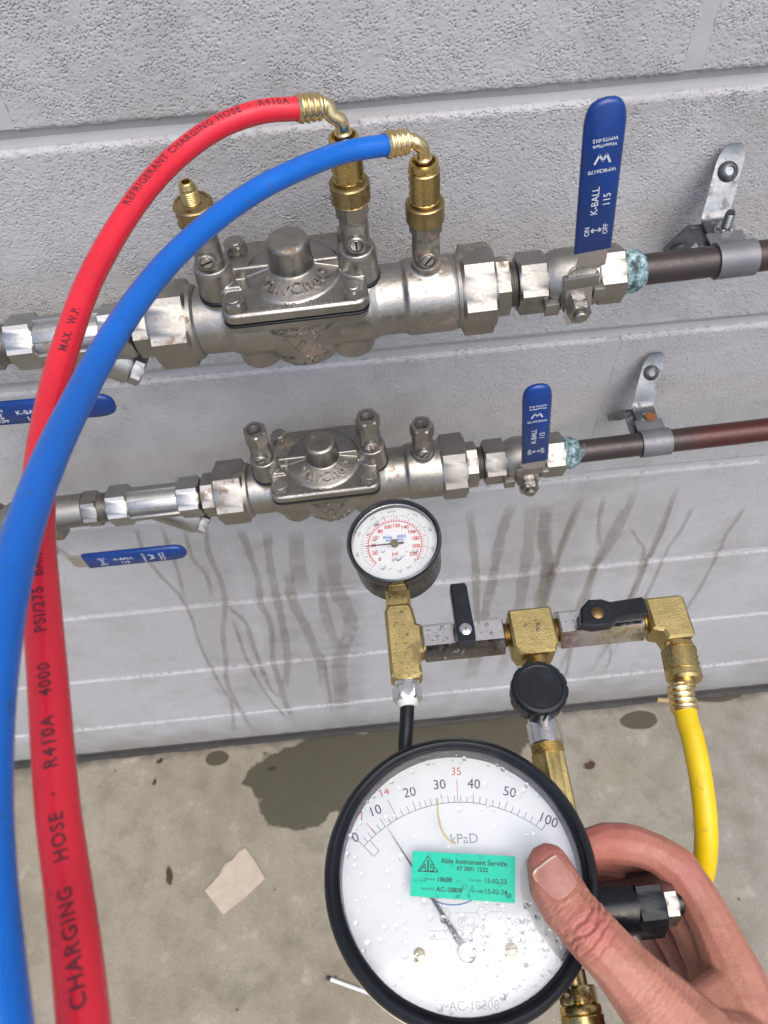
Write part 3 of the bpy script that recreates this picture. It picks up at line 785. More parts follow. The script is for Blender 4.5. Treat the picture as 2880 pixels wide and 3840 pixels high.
def strainer(M, label):
    o = thing('strainer', label, 'strainer', M, 'y strainers beside the preventers')
    b = MB()
    b.hexnut(-182, -164, 30, AX, HX(48), 1.2); b.hexnut(-124, -105.5, 30, AX, HX(48), 1.2)
    b.lathe([(-166, 0), (-166, 13.4), (-122, 13.4), (-122, 0)], AX, 40)
    for el in (48, 108, -12): b.box((-144, 0, 13.2), (44, 6.5, 3.0), Matrix.Rotation(R(90 - el), 4, 'X'), .5)
    d = Vector((.82, -.14, -.55)).normalized()
    b.lathe([(0, 0), (0, 12.5), (40, 12.8), (42, 12), (42, 0)], T(-150, 0, -2) @ rot_to(d), 36)
    part('body', b, 'strainer_steel', o)
    c = MB(); c.hexnut(42, 50, 20, T(-150, 0, -2) @ rot_to(d), .3, 1); part('plug', c, 'strainer_steel', o)
    g = MB(); g.cyl(-105.8, -103.2, 13.6, AX, 36, .5); part('seal', g, 'rubber', o)
    f = MB(); f.hexnut(-203, -190, 27, AX, HX(40), 1); p = [(-191, 0), (-191, 12.6)]
    for k in range(6): p += [(-190 + k * 1.4, 12.6), (-189.3 + k * 1.4, 11.8)]
    f.lathe(p + [(-180, 11.8), (-180, 0)], AX, 36)
    f.lathe([(-226, 0), (-226, 14), (-203, 14), (-203, 0)], AX, 36)
    part('nipple', f, 'nickel_plate', o)
    return o
strainer(M_UP, 'steel y strainer crossed by the red and blue hoses')
strainer(M_LO, 'steel y strainer on the lower pipe run')

def copper(M, label, dr, x1):
    o = thing('copper_pipe', label, 'pipe', M, 'copper pipes along the wall')
    p = MB(); path = [Vector((200 + dr + (x1 - 200 - dr) * i / 20, 0, -.000012 * (i * 15) ** 2)) for i in range(21)]
    p.tube(path, 9.55, 32); part('pipe', p, 'aged_copper', o)
    s = MB(); prof = [(199 + dr, 0), (199 + dr, 12.6), (202 + dr, 13.6), (204.5 + dr, 12.9), (207 + dr, 13.4), (210 + dr, 12.6), (212.5 + dr, 10.6), (214 + dr, 9.5), (214 + dr, 0)]
    s.lathe(prof, AX, 40)
    s.v = [(x + .35 * mnoise.noise(Vector((x, y, z)) * .9), y * (1 + .055 * mnoise.noise(Vector((x, y, z)) * .35)), z * (1 + .055 * mnoise.noise(Vector((x + 9, y, z)) * .35))) for x, y, z in s.v]
    part('solder_joint', s, 'verdigris', o, 60)
    return o
copper(M_UP, 'dark copper pipe leaving the upper ball valve', 1.5, 900)
copper(M_LO, 'reddish copper pipe leaving the lower ball valve', -6, 900)

def bracket(M, label, stud):
    """stand-off strap: two legs to the wall, level tabs, a clip round the pipe; origin on the pipe axis"""
    o = thing('pipe_bracket', label, 'bracket', M, 'strap brackets holding the pipes')
    def strap(path, wd, th, x0=0, taper=0, lean=0.):
        vs, fs = [], []
        for i, (y, z) in enumerate(path):
            a = path[max(i - 1, 0)]; c = path[min(i + 1, len(path) - 1)]; ty, tz = c[0] - a[0], c[1] - a[1]; l = math.hypot(ty, tz); ny, nz = -tz / l * th / 2, ty / l * th / 2
            ww = wd / 2 - (taper * max(0, i - len(path) + 4) ** 1.6)
            vs += [(x0 - ww, y + ny, z + nz), (x0 + ww, y + ny, z + nz), (x0 + ww, y - ny, z - nz), (x0 - ww, y - ny, z - nz)]
        for i in range(len(path) - 1):
            for k in range(4): fs.append((i * 4 + k, i * 4 + (k + 1) % 4, (i + 1) * 4 + (k + 1) % 4, (i + 1) * 4 + k))
        fs += [(3, 2, 1, 0), tuple(len(vs) - 4 + k for k in range(4))]
        m = MB(); m.add([(x + max(0, y - 38) * lean, y, z) for x, y, z in vs], fs); return m
    up = strap([(6, 1.4), (30, 1.4), (36, 1.6), (39, 3), (41, 6), (54, 20), (60, 26), (63, 30), (65, 33), (66, 35)], 18, 1.8, 0, .8, .45)
    leg = part('upper_leg', up, 'zinc', o, 50)
    lo = strap([(6, -1.2), (30, -1.2), (36, -1.5), (39, -3), (42, -7), (56, -28), (62, -37), (65, -43), (66, -47), (67, -49)], 20, 1.8, -6, .9)
    part('lower_leg', lo, 'zinc', o, 50)
    for base, x, z, tilt in ((55.5, 8, 22.6, -42), (62.5, -6, -39.5, 31)):
        s = MB(); s.lathe([(0, 0), (0, 6.4), (1.2, 6.0), (3.0, 4.2), (3.4, 3.0), (2.2, 2.6), (2.2, 0)], T(x, base - .5, z + .8) @ Matrix.Rotation(R(tilt), 4, 'X') @ AYN, 28)
        part('screw', s, 'zinc', o)
    cl = MB(); cl.lathe([(-12, 9.7), (-12, 11.2), (12, 11.2), (12, 9.7)], AX, 40, ends='loop'); cl.box((0, 15, 3.0), (23, 14, 1.5), None, .4)
    part('clip', cl, 'painted_clip', o)
    if stud:
        s = MB(); p = [(2, 0), (2, 2.9)]
        for k in range(11): p += [(3 + k * 1.15, 3.1), (3.55 + k * 1.15, 2.5)]
        s.lathe(p + [(16, 2.5), (16, 0)], T(2, 25, 0), 20); part('stud', s, 'zinc', o)
        n = MB(); n.hexnut(2.4, 6.2, 10.5, T(2, 25, 0), .4, .8); n.cyl(2.2, 3, 6.6, T(2, 25, 0), 24, .2); part('nut', n, 'steel_bright', o)
    else:
        s = MB(); s.hexnut(2.2, 5.6, 8.5, T(2, 24, 0), .2, .9); part('bolt', s, 'rust', o)
        n = MB(); n.lathe([(2.2, 0), (2.2, 6.8), (3.0, 6.4), (3.2, 0)], T(2, 24, 0), 24); part('washer', n, 'verdigris', o)
    return o
plain('rust', (.24, .085, .02), .9, (.12, .045, .015), 250, .6)
bracket(M_UP @ T(.272, 0, 0), 'zinc strap bracket with a stud and nut, on the dark copper pipe', True)
bracket(M_LO @ T(.271, 0, 0), 'zinc strap bracket with a rusty bolt, on the reddish copper pipe', False)

# ------------------------------------------------------------------ brass adapters screwed on the three upper test cocks
def knurled(m, t0, t1, r, M, depth=.35, seg=44, rows=9, ch=.8):
    """turned band with raised diamonds"""
    p = [(t0, 0), (t0, r - ch), (t0 + ch, r)]; a = len(p)
    for k in range(rows): p.append((t0 + ch + .3 + (t1 - t0 - 2 * ch - .6) * k / (rows - 1), r))
    b = len(p) - 1
    p += [(t1 - ch, r), (t1, r - ch), (t1, 0)]
    m.lathe(p, M, seg, knurl=(a, b, depth)); return m
def adapter(x, z0, label, bare):
    o = thing('hose_adapter', label, 'adapter', M_UP @ T(x * MM, 0, z0 * MM), 'brass adapters on the upper test cocks')
    k = MB(); knurled(k, -5, 6.5, 11, None, 1.0, 36, 6, .7) if x != 79.5 else k.lathe([(-5, 0), (-5, 10.4), (-4.3, 11), (6, 11), (6.5, 10.4), (6.5, 0)], None, 44)
    k.lathe([(6.5, 10.2), (7.2, 10.0), (7.2, 8.9), (5.4, 8.5), (5.4, 5.0)], None, 44, ends='open')
    part('collar', k, 'brass_dull', o)
    s = MB(); p = [(5, 0), (5, 5.2), (6.8, 4.8)]
    if bare:
        for j in range(6): p += [(7.4 + j * 1.3, 4.9), (8.0 + j * 1.3, 4.2)]
        p += [(15.6, 4.2), (16.2, 4.6), (18.6, 3.6), (19, 3.0), (19, 2.2), (14, 2.0), (14, 0)]
    else: p += [(12, 4.8), (12, 0)]
    s.lathe(p, None, 28); part('flare_spigot', s, 'brass', o)
    return o
adapter(-46, 76, 'brass adapter with an open threaded spigot on the left test cock', True)
adapter(39, 78, 'knurled brass adapter under the red hose coupling', False)
adapter(79.5, 60, 'plain brass adapter under the blue hose coupling', False)

# ------------------------------------------------------------------ charging hoses
def frames(path, ref):
    out = []; n = len(path); L = [0.]
    for i in range(1, n): L.append(L[-1] + (path[i] - path[i - 1]).length)
    for i, p in enumerate(path):
        t = (path[min(i + 1, n - 1)] - path[max(i - 1, 0)]).normalized()
        a = Vector(ref) - t * t.dot(Vector(ref)); a.normalize(); out.append((p, t, a, t.cross(a)))
    return out, L
def on_hose(fr, L, r, s, ang):
    s = max(0, min(L[-1] - 1e-6, s)); import bisect
    i = max(0, min(len(L) - 2, bisect.bisect_right(L, s) - 1)); k = (s - L[i]) / (L[i + 1] - L[i])
    p = fr[i][0].lerp(fr[i + 1][0], k); a = fr[i][2].lerp(fr[i + 1][2], k).normalized(); b = fr[i][3].lerp(fr[i + 1][3], k).normalized()
    return p + (a * math.cos(ang) + b * math.sin(ang)) * r

def ferrule(m, t0, M, r=8.2):
    """rippled crimp ferrule along +z"""
    p = [(t0, 0), (t0, r - .6), (t0 + .5, r - .1)]
    for k in range(4):
        c = t0 + 1.0 + k * 3.15
        for q, dr in ((0, -.2), (.5, .35), (1.1, .55), (1.7, .35), (2.2, -.3), (2.7, -.65)): p.append((c + q, r + dr - .18 * k))
    e = t0 + 13.8
    p += [(e, r - 1.1), (e + .6, r - 1.6), (e + .6, 0)]
    m.lathe(p, M, 36); return m

def charging_hose(name_label, mat, pts, rad, words, ang, ref, nut, elbow, ferr_r=6.4):
    """pts: hose centre line in metres, first point at the crimp; words: (text, index along pts)"""
    o = thing('charging_hose', name_label, 'hose', T(*pts[0]), None)
    o0 = Vector(pts[0])
    P = [(Vector(p) - o0) * 1000 for p in pts]; path = spline(P, 8)
    h = MB(); h.tube(path, rad, 28, ref); hose = part('hose', h, mat, o, 60)
    d = (P[0] - P[1]).normalized(); Mf = rot_to(d)
    f = MB(); ferrule(f, 0, Mf, ferr_r); part('ferrule', f, 'brass_bright', o)
    rim = MB(); rim.lathe([(-.6, rad - 1), (-.6, rad + .28), (.5, rad + .28), (.5, rad - 1)], Mf, 32, ends='loop'); part('rim', rim, mat, hose)
    if elbow:
        q = [(Vector(p) - o0) * 1000 for p in elbow]; s0 = P[0] + d * 13
        ep = spline([s0, s0 + d * 3] + q, 8)
        e = MB(); e.tube(ep, 3.7, 20, (0, 1, 0)); t = (ep[-1] - ep[-3]).normalized()
        e.lathe([(-6.5, 0), (-6.5, 4.2), (-5.8, 4.7), (-2, 4.7), (-2, 0)], T(*ep[-1]) @ rot_to(t), 24)
        part('elbow', e, 'brass_bright', o)
        nm, na, nl = nut
        k = MB(); Mn = T(*((Vector(nm) - o0) * 1000)) @ rot_to(Vector(na))
        k.lathe([(0, 6.2), (.2, 7.6), (1, 7.9), (3.4, 8.1), (3.6, 7.5), (4.4, 7.5), (4.8, 8.3)], Mn, 44, ends='open')
        knurled(k, 4.6, nl - 1, 8.7, Mn, 1.0, 28, 9, .5); k.lathe([(nl - 1.2, 8.3), (nl + 1, 7.4), (nl + 1, 0)], Mn, 44)
        k.lathe([(0.1, 6.2), (3, 6.0), (3, 0)], Mn, 36, ends='open')
        part('coupling_nut', k, 'brass', o)
    # printed words
    if words:
        fr, L = frames(path, ref)
        for txt, idx, size, da in words:
            t = MB(); sc = L[min(len(L) - 1, int(idx * 8))]
            def fn(u, v, w_, sc=sc, da=da): return tuple(on_hose(fr, L, rad + .06, sc - u, ang + da + v / rad))
            letters(t, txt, size, None, fn, bold=.11, spacing=1.16)
            put('lettering', rawmesh(t, 'hose_print'), 'ink' if mat != 'hose_blue' else 'ink_black', hose)
    return o

RED = [(-0.0162, -0.0735, 1.1812), (-0.0336, -0.079, 1.1842), (-0.0532, -0.0895, 1.1845), (-0.0712, -0.1062, 1.1826), (-0.086, -0.129, 1.1806), (-0.0979, -0.1537, 1.1773), (-0.1065, -0.1809, 1.1749), (-0.1111, -0.21, 1.1737), (-0.1124, -0.2426, 1.1751), (-0.1096, -0.2763, 1.1795), (-0.1047, -0.3066, 1.1825), (-0.0982, -0.3333, 1.1856), (-0.0925, -0.3562, 1.1875), (-0.0877, -0.3763, 1.1888), (-0.0836, -0.3941, 1.1892), (-0.0786, -0.4105, 1.1906), (-0.0729, -0.4263, 1.1947), (-0.0685, -0.4402, 1.1977), (-0.0652, -0.4525, 1.1993), (-0.062, -0.475, 1.195), (-0.06, -0.51, 1.17), (-0.058, -0.535, 1.12)]
BLUE = [(0.0263, -0.0735, 1.1585), (0.0042, -0.083, 1.1624), (-0.019, -0.1, 1.166), (-0.0409, -0.1188, 1.168), (-0.06, -0.1436, 1.1705), (-0.0751, -0.17, 1.1732), (-0.086, -0.2001, 1.1772), (-0.0929, -0.2315, 1.1828), (-0.0965, -0.2616, 1.1894), (-0.0974, -0.2894, 1.1975), (-0.0964, -0.3155, 1.2056), (-0.094, -0.3393, 1.2128), (-0.091, -0.3603, 1.2183), (-0.0876, -0.3793, 1.2227), (-0.0839, -0.3972, 1.2254), (-0.0804, -0.4126, 1.2262), (-0.0764, -0.4271, 1.2264), (-0.0726, -0.4401, 1.2263), (-0.0703, -0.4514, 1.2238), (-0.07, -0.475, 1.21), (-0.069, -0.51, 1.18), (-0.068, -0.535, 1.13)]
def up_pt(x, z): return tuple(M_UP @ Vector((x * MM, 0, z * MM)))
EYE = (0.05, -.35, .9)
upz = (M_UP.to_3x3() @ Vector((0, 0, 1)))
charging_hose('red charging hose printed with black letters', 'hose_red', RED, 5.35,
    [('REFRIGERANT CHARGING HOSE  ·  R410A  400', 2.42, 4.75, .02), ('MAX.  W.P.', 7.1, 4.4, -.35), ('BURST', 9.55, 4.3, -.35), ('BAR', 10.63, 4.5, -.3), ('PSI/275', 11.35, 4.5, -.25), ('4000', 12.25, 4.5, -.25),
     ('R410A', 13.15, 4.5, -.25), ('·', 13.9, 5, -.3), ('HOSE', 14.5, 4.5, -.3), ('CHARGING', 16.0, 4.5, -.3)], 0.0, EYE,
    (up_pt(39, 110), -upz, 25), [up_pt(34.5, 121), up_pt(38.4, 117.5), up_pt(39, 112), up_pt(39, 106)])
charging_hose('blue charging hose passing in front of the red hose', 'hose_blue', BLUE, 5.35,
    [('REFRIGERANT CHARGING HOSE', 4.2, 4.6, 0), ('R410A  4000 PSI', 7.6, 4.6, 0), ('MAX. W.P.', 9.6, 4.6, 0)], 1.45, EYE,
    (up_pt(79.5, 91), -upz, 24), [up_pt(75.2, 102), up_pt(79, 98.5), up_pt(79.5, 93), up_pt(79.5, 87)])

# ------------------------------------------------------------------ the test kit: manifold, small gauge, yellow hose (level, z = 1.000 axis)
ZM = 1.0
def threads(m, t0, t1, r, M, pitch=1.1):
    p = [(t0, 0), (t0, r - .6)]; n = max(2, int((t1 - t0) / pitch))
    for k in range(n): p += [(t0 + (k + .3) * (t1 - t0) / n, r), (t0 + (k + .8) * (t1 - t0) / n, r - .65)]
    m.lathe(p + [(t1, r - .6), (t1, 0)], M, 28); return m

def build_manifold():
    o = thing('test_manifold', 'brass and steel test manifold with two black levers and a round knob', 'manifold', T(.080, -.279, ZM))
    # tee carrying the gauge, local mm relative to (80, -279)
    x1 = -69.0
    t = MB()
    t.prism([(x1 - 8.2, -19), (x1 - 4, -21), (x1 + 6, -21), (x1 + 8.4, -19), (x1 + 8.6, -8), (x1 + 11, -7), (x1 + 11, 8), (x1 + 8.6, 9), (x1 + 7.4, 18), (x1 + 5.5, 21.5), (x1 - 5.5, 21.5), (x1 - 8, 18)], -7.2, 8.2, 1.6)
    tee = part('gauge_tee', t, 'brass_forged', o)
    n = MB(); threads(n, -12, -2, 6.4, T(x1 + 23, 0, 0) @ AX); n.cyl(-13, -9, 6.0, T(x1 + 23, 0, 0) @ AX, 28); part('nipple', n, 'brass', o)
    # lower compression fitting and black tube
    n = MB(); n.lathe([(0, 0), (0, 6.4), (4, 6.4), (4, 0)], T(x1, -20, 0) @ AYN, 28); n.hexnut(3, 11, 13.5, T(x1 - .5, -20, 0) @ AYN, .5, .9); part('tube_nut', n, 'chrome', o)
    n = MB(); n.lathe([(10.5, 0), (10.5, 5.6), (13, 5.2), (14, 4.4), (14, 0)], T(x1 - .7, -20, 0) @ AYN, 28); part('tube_collar', n, 'white_plastic', o)
    n = MB(); n.tube(spline([(x1 - 1, -32, 0), (x1 - 2.5, -42, -1), (x1 - 4.5, -54, -4), (x1 - 4, -66, -11), (x1 + 4, -80, -20), (x1 + 16, -90, -24)], 6), 3.7, 18); part('black_tube', n, 'rubber', o)
    # ball valves
    def mini(xa, xb, name, turn):
        b = MB(); b.hexa(xa, xb, 18.8, AX, math.pi, .7)
        v = part('valve_body', b, 'bar_steel', o, 25)
        xc = (xa + xb) / 2
        s = MB(); s.cyl(9, 12, 5.6, T(xc + (0 if turn else -1), 0, 0), 28, .5); part('stem_boss', s, 'black_plastic', v)
        return v, xc
    v1, xc1 = mini(-58, -15, 'valve', 1)
    l = MB()
    l.prism([(xc1 - 4.3, -10), (xc1 + 4.3, -10), (xc1 + 4.8, -3), (xc1 + 4.6, 2), (xc1 + 4.4, 22), (xc1 + 3.4, 24), (xc1 - 3.8, 24), (xc1 - 4.4, 23), (xc1 - 4.6, 2), (xc1 - 5, -3)], 11, 20, .7)
    lv = part('lever', l, 'black_plastic', v1)
    s = MB(); s.lathe([(19, 0), (19, 3.4), (20.6, 3.2), (21.2, 2.2), (21.3, 0)], T(xc1, -3, 0), 24); part('screw', s, 'chrome', lv)
    c = MB(); c.box((xc1, -3, 21.2), (3.6, .7, .4), None, 0); c.box((xc1, -3, 21.2), (.7, 3.6, .4), None, 0); part('screw_slot', c, 'raw_steel', lv)
    v2, xc2 = mini(14.5, 59.5, 'valve', 1)
    l = MB(); a = xc2 - 4
    l.prism([(a - 10, -6), (a - 4, -8), (a + 6, -7.6), (a + 10, -4.5), (a + 25, -4.2), (a + 26, -3), (a + 26, 4.5), (a + 25, 6), (a + 8, 5), (a + 4, 7), (a - 3, 7.4), (a - 8, 3)], 11, 19, .9)
    lv = part('lever', l, 'black_plastic', v2)
    s = MB(); s.lathe([(18, 0), (18, 3.6), (19.6, 3.3), (20.2, 2.2), (20.2, 0)], T(a - .5, -1, 0), 24); part('screw', s, 'brass_old', lv)
    # middle tee
    t = MB(); t.prism([(-11.5, -11), (-9, -15), (9.5, -15), (12, -11), (12, 9), (11, 10.5), (-10.5, 10.5), (-11.5, 9)], -9, 9.5, 1.2); part('middle_tee', t, 'brass_forged', o)
    n = MB(); threads(n, -17, -10, 6.6, AX); part('nipple', n, 'brass_dull', o)
    n = MB(); threads(n, 11, 16, 6.6, AX); part('nipple', n, 'brass_dull', o)
    n = MB(); threads(n, 13, 23, 7.0, AYN); part('nipple', n, 'brass_dull', o)
    # elbow to the yellow hose
    e = MB(); e.prism([(62.5, 9.5), (62.5, -8), (64, -9), (67.5, -10), (68.5, -13), (69, -14.5), (82, -14.5), (83.5, -13), (83.5, 8), (82, 9.5)], -8.5, 9.5, 1.4); part('elbow', e, 'brass_forged', o)
    n = MB(); threads(n, 59, 64, 6.4, AX); n.cyl(13.5, 18.5, 5.4, T(75.5, 0, 0) @ AYN, 24); part('nipple', n, 'brass', o)
    # needle valve, knob, adapter, brass run under the dial
    b = MB(); b.hexnut(20, 46, 15, T(-1.5, 0, 0) @ AYN, .52, .8); b.cyl(0, 12, 6, T(-3, -37, 0), 28); part('needle_valve', b, 'chrome', o)
    k = MB(); seg = 96; prof = [(6, 0), (6, 12.2), (7, 13.6), (16, 14.2), (19, 14.0), (20.3, 12.8), (20.6, 11.2), (20.2, 10.6), (20.2, 0)]
    vs, fs = [], []
    for t_, r_ in prof:
        for i in range(seg):
            an = 2 * math.pi * i / seg; rr = r_
            if 7 <= t_ <= 19 and r_ > 13: rr -= .9 * (max(0, math.cos(an * 12)) ** 6)
            if r_ == 0: rr = .001
            vs.append((rr * math.cos(an), rr * math.sin(an), t_))
    for j in range(len(prof) - 1):
        for i in range(seg): fs.append((j * seg + i, j * seg + (i + 1) % seg, (j + 1) * seg + (i + 1) % seg, (j + 1) * seg + i))
    k.add(vs, fs, T(-5, -37.5, 0)); part('knob', k, 'black_plastic', o)
    n = MB(); n.cyl(49, 60.5, 8.7, T(-3.4, 0, 0) @ AYN, 36, .8); n.cyl(44, 50, 7.4, T(-3.4, 0, 0) @ AYN, 36, .4); part('adapter', n, 'steel_bright', o)
    n = MB(); threads(n, 60, 64.5, 8.2, T(-3.6, 0, 0) @ AYN); n.hexnut(64, 108, 15.5, T(-3.6, 0, -2) @ AYN, .3, .8); part('brass_run', n, 'brass_forged', o)
    return o
TM = build_manifold()

def build_small_gauge():
    G = T(.0138, -.2235, 1.0) @ Matrix.Rotation(R(-5), 4, 'Y') @ Matrix.Rotation(R(2), 4, 'X') @ Matrix.Rotation(R(-4), 4, 'Z') @ Matrix.Scale(1.05, 4)
    o = thing('pressure_gauge', 'small round black pressure gauge with psi dial standing on the brass tee', 'gauge', G)
    c = MB(); c.lathe([(-9, 0), (-9, 22), (-7.6, 23.6), (13, 24.2), (14.5, 25.0), (16, 25.0), (16, 23.2), (12, 23.2)], None, 64, ends='open')
    part('case', c, 'black_enamel', o)
    b = MB(); b.lathe([(15.4, 24.0), (15.4, 25.2), (18.4, 25.3), (19.6, 24.7), (19.8, 23.8), (18.6, 23.0), (16.5, 22.7), (14.5, 22.7)], None, 64, ends='loop')
    part('bezel', b, 'dark_chrome', o)
    d = MB(); d.lathe([(12.2, 0), (12.2, 22.95), (13.2, 22.95), (13.2, 0)], None, 64)
    dl = part('dial', d, 'dial_white', o)
    z = 13.26
    def ang(psi): return R(225 - 270 * psi / 230)
    tk = MB()
    for i in range(0, 47):
        a = ang(i * 5); r0, r1 = 14.4, (17.0 if i % 4 == 0 else 15.9)
        strokes(tk, [(r0 * math.cos(a), r0 * math.sin(a)), (r1 * math.cos(a), r1 * math.sin(a))], .38, z - .02, z)
    aa = [(14.4 * math.cos(ang(p)), 14.4 * math.sin(ang(p))) for p in range(0, 231, 5)]; strokes(tk, aa, .45, z - .02, z)
    put('psi_scale', rawmesh(tk, 'psi_scale'), 'ink_red', dl)
    tk = MB()
    for i in range(0, 65):
        a = R(225 - 270 * i / 64); r1 = 18.9 if i % 4 == 0 else 18.2
        strokes(tk, [(17.2 * math.cos(a), 17.2 * math.sin(a)), (r1 * math.cos(a), r1 * math.sin(a))], .18, z - .02, z)
    put('kpa_scale', rawmesh(tk, 'kpa_scale'), 'ink_black', dl)
    for p in range(0, 221, 20):
        a = ang(p); m = MB(); letters(m, str(p), 3.0, T(11.6 * math.cos(a), 11.6 * math.sin(a), z), bold=.1, spacing=.95); put('numeral', rawmesh(m, 'numeral'), 'ink_red', dl)
    for kp in (200, 400, 600, 800, 1000, 1200, 1400):
        a = R(225 - 270 * kp / 1600); m = MB(); letters(m, str(kp), 2.0, T(20.6 * math.cos(a), 20.6 * math.sin(a), z) @ Matrix.Rotation(a - R(90), 4, 'Z')); put('numeral', rawmesh(m, 'numeral'), 'ink_grey', dl)
    for txt, sz, y, mt in (('RHL    JERS', 2.6, 4.6, 'ink_blue'), ('INSTRUMENTS', 1.5, 2.6, 'ink_blue'), ('psi', 3.2, -5.4, 'ink_red'), ('kPa', 2.8, -9.2, 'ink_grey')):
        m = MB(); letters(m, txt, sz, T(0, y, z), bold=.06); put('lettering', rawmesh(m, 'dial_print'), mt, dl)
    nd = MB(); a = R(181); H = Matrix.Rotation(a, 4, 'Z')
    nd.prism([(-5, -.6), (-5, .6), (0, .45), (15.5, .14), (15.5, -.14), (0, -.45)], 14.4, 14.7, 0, H); needle = part('needle', nd, 'needle_grey', o)
    hb = MB(); hb.cyl(13.4, 16.0, 2.1, None, 24, .4); part('hub', hb, 'brass_dull', needle)
    gl = MB(); gl.lathe([(17.0, 0), (17.0, 22.7), (17.5, 22.7), (17.5, 0)], None, 48); part('glass', gl, 'clear_glass', o)
    s = MB(); s.prism([(-6.3, -33.5), (6.3, -33.5), (6.3, -21), (-6.3, -21)], -6, 6.5, 1.2, T(-.3, 0, 0)); threads(s, 33, 39, 6.2, T(-.3, 0, 0) @ AYN); part('stem', s, 'brass', o)
    return o, G
SG, SGM = build_small_gauge()

# yellow hose: coupling nut on the manifold elbow, ferrule, hose running down towards the photographer
YEL = [(0.1488, -0.33, 1.0), (0.1484, -0.336, 1.0), (0.1485, -0.3422, 1.0), (0.1478, -0.3553, 0.9985), (0.1468, -0.3678, 0.996), (0.146, -0.3794, 0.991), (0.1452, -0.3904, 0.983), (0.1442, -0.4, 0.972), (0.1437, -0.4084, 0.957), (0.15, -0.46, 0.915), (0.152, -0.51, 0.85)]
def build_yellow():
    o = charging_hose('yellow charging hose hanging from the brass elbow', 'hose_yellow', YEL, 5.5, [('REFRIGERANT CHARGING HOSE', 2.7, 4.0, 0)], -1.42, (0, -.12, 1), None, None, 6.6)
    k = MB(); M = T(6.6, 33.0, 0) @ rot_to((-.11, -1, 0))
    k.lathe([(-3.5, 0), (-3.5, 7.4), (-3, 8.0), (0, 8.3)], M, 44, ends='open'); knurled(k, -.2, 12.6, 9.1, M, 1.0, 30, 8, .5); k.lathe([(12.4, 8.8), (13, 9.2), (16, 9.2), (17.4, 8.0), (17.6, 0)], M, 44); k.cyl(17, 21, 5.0, M, 24)
    part('coupling_nut', k, 'brass', o)
build_yellow()

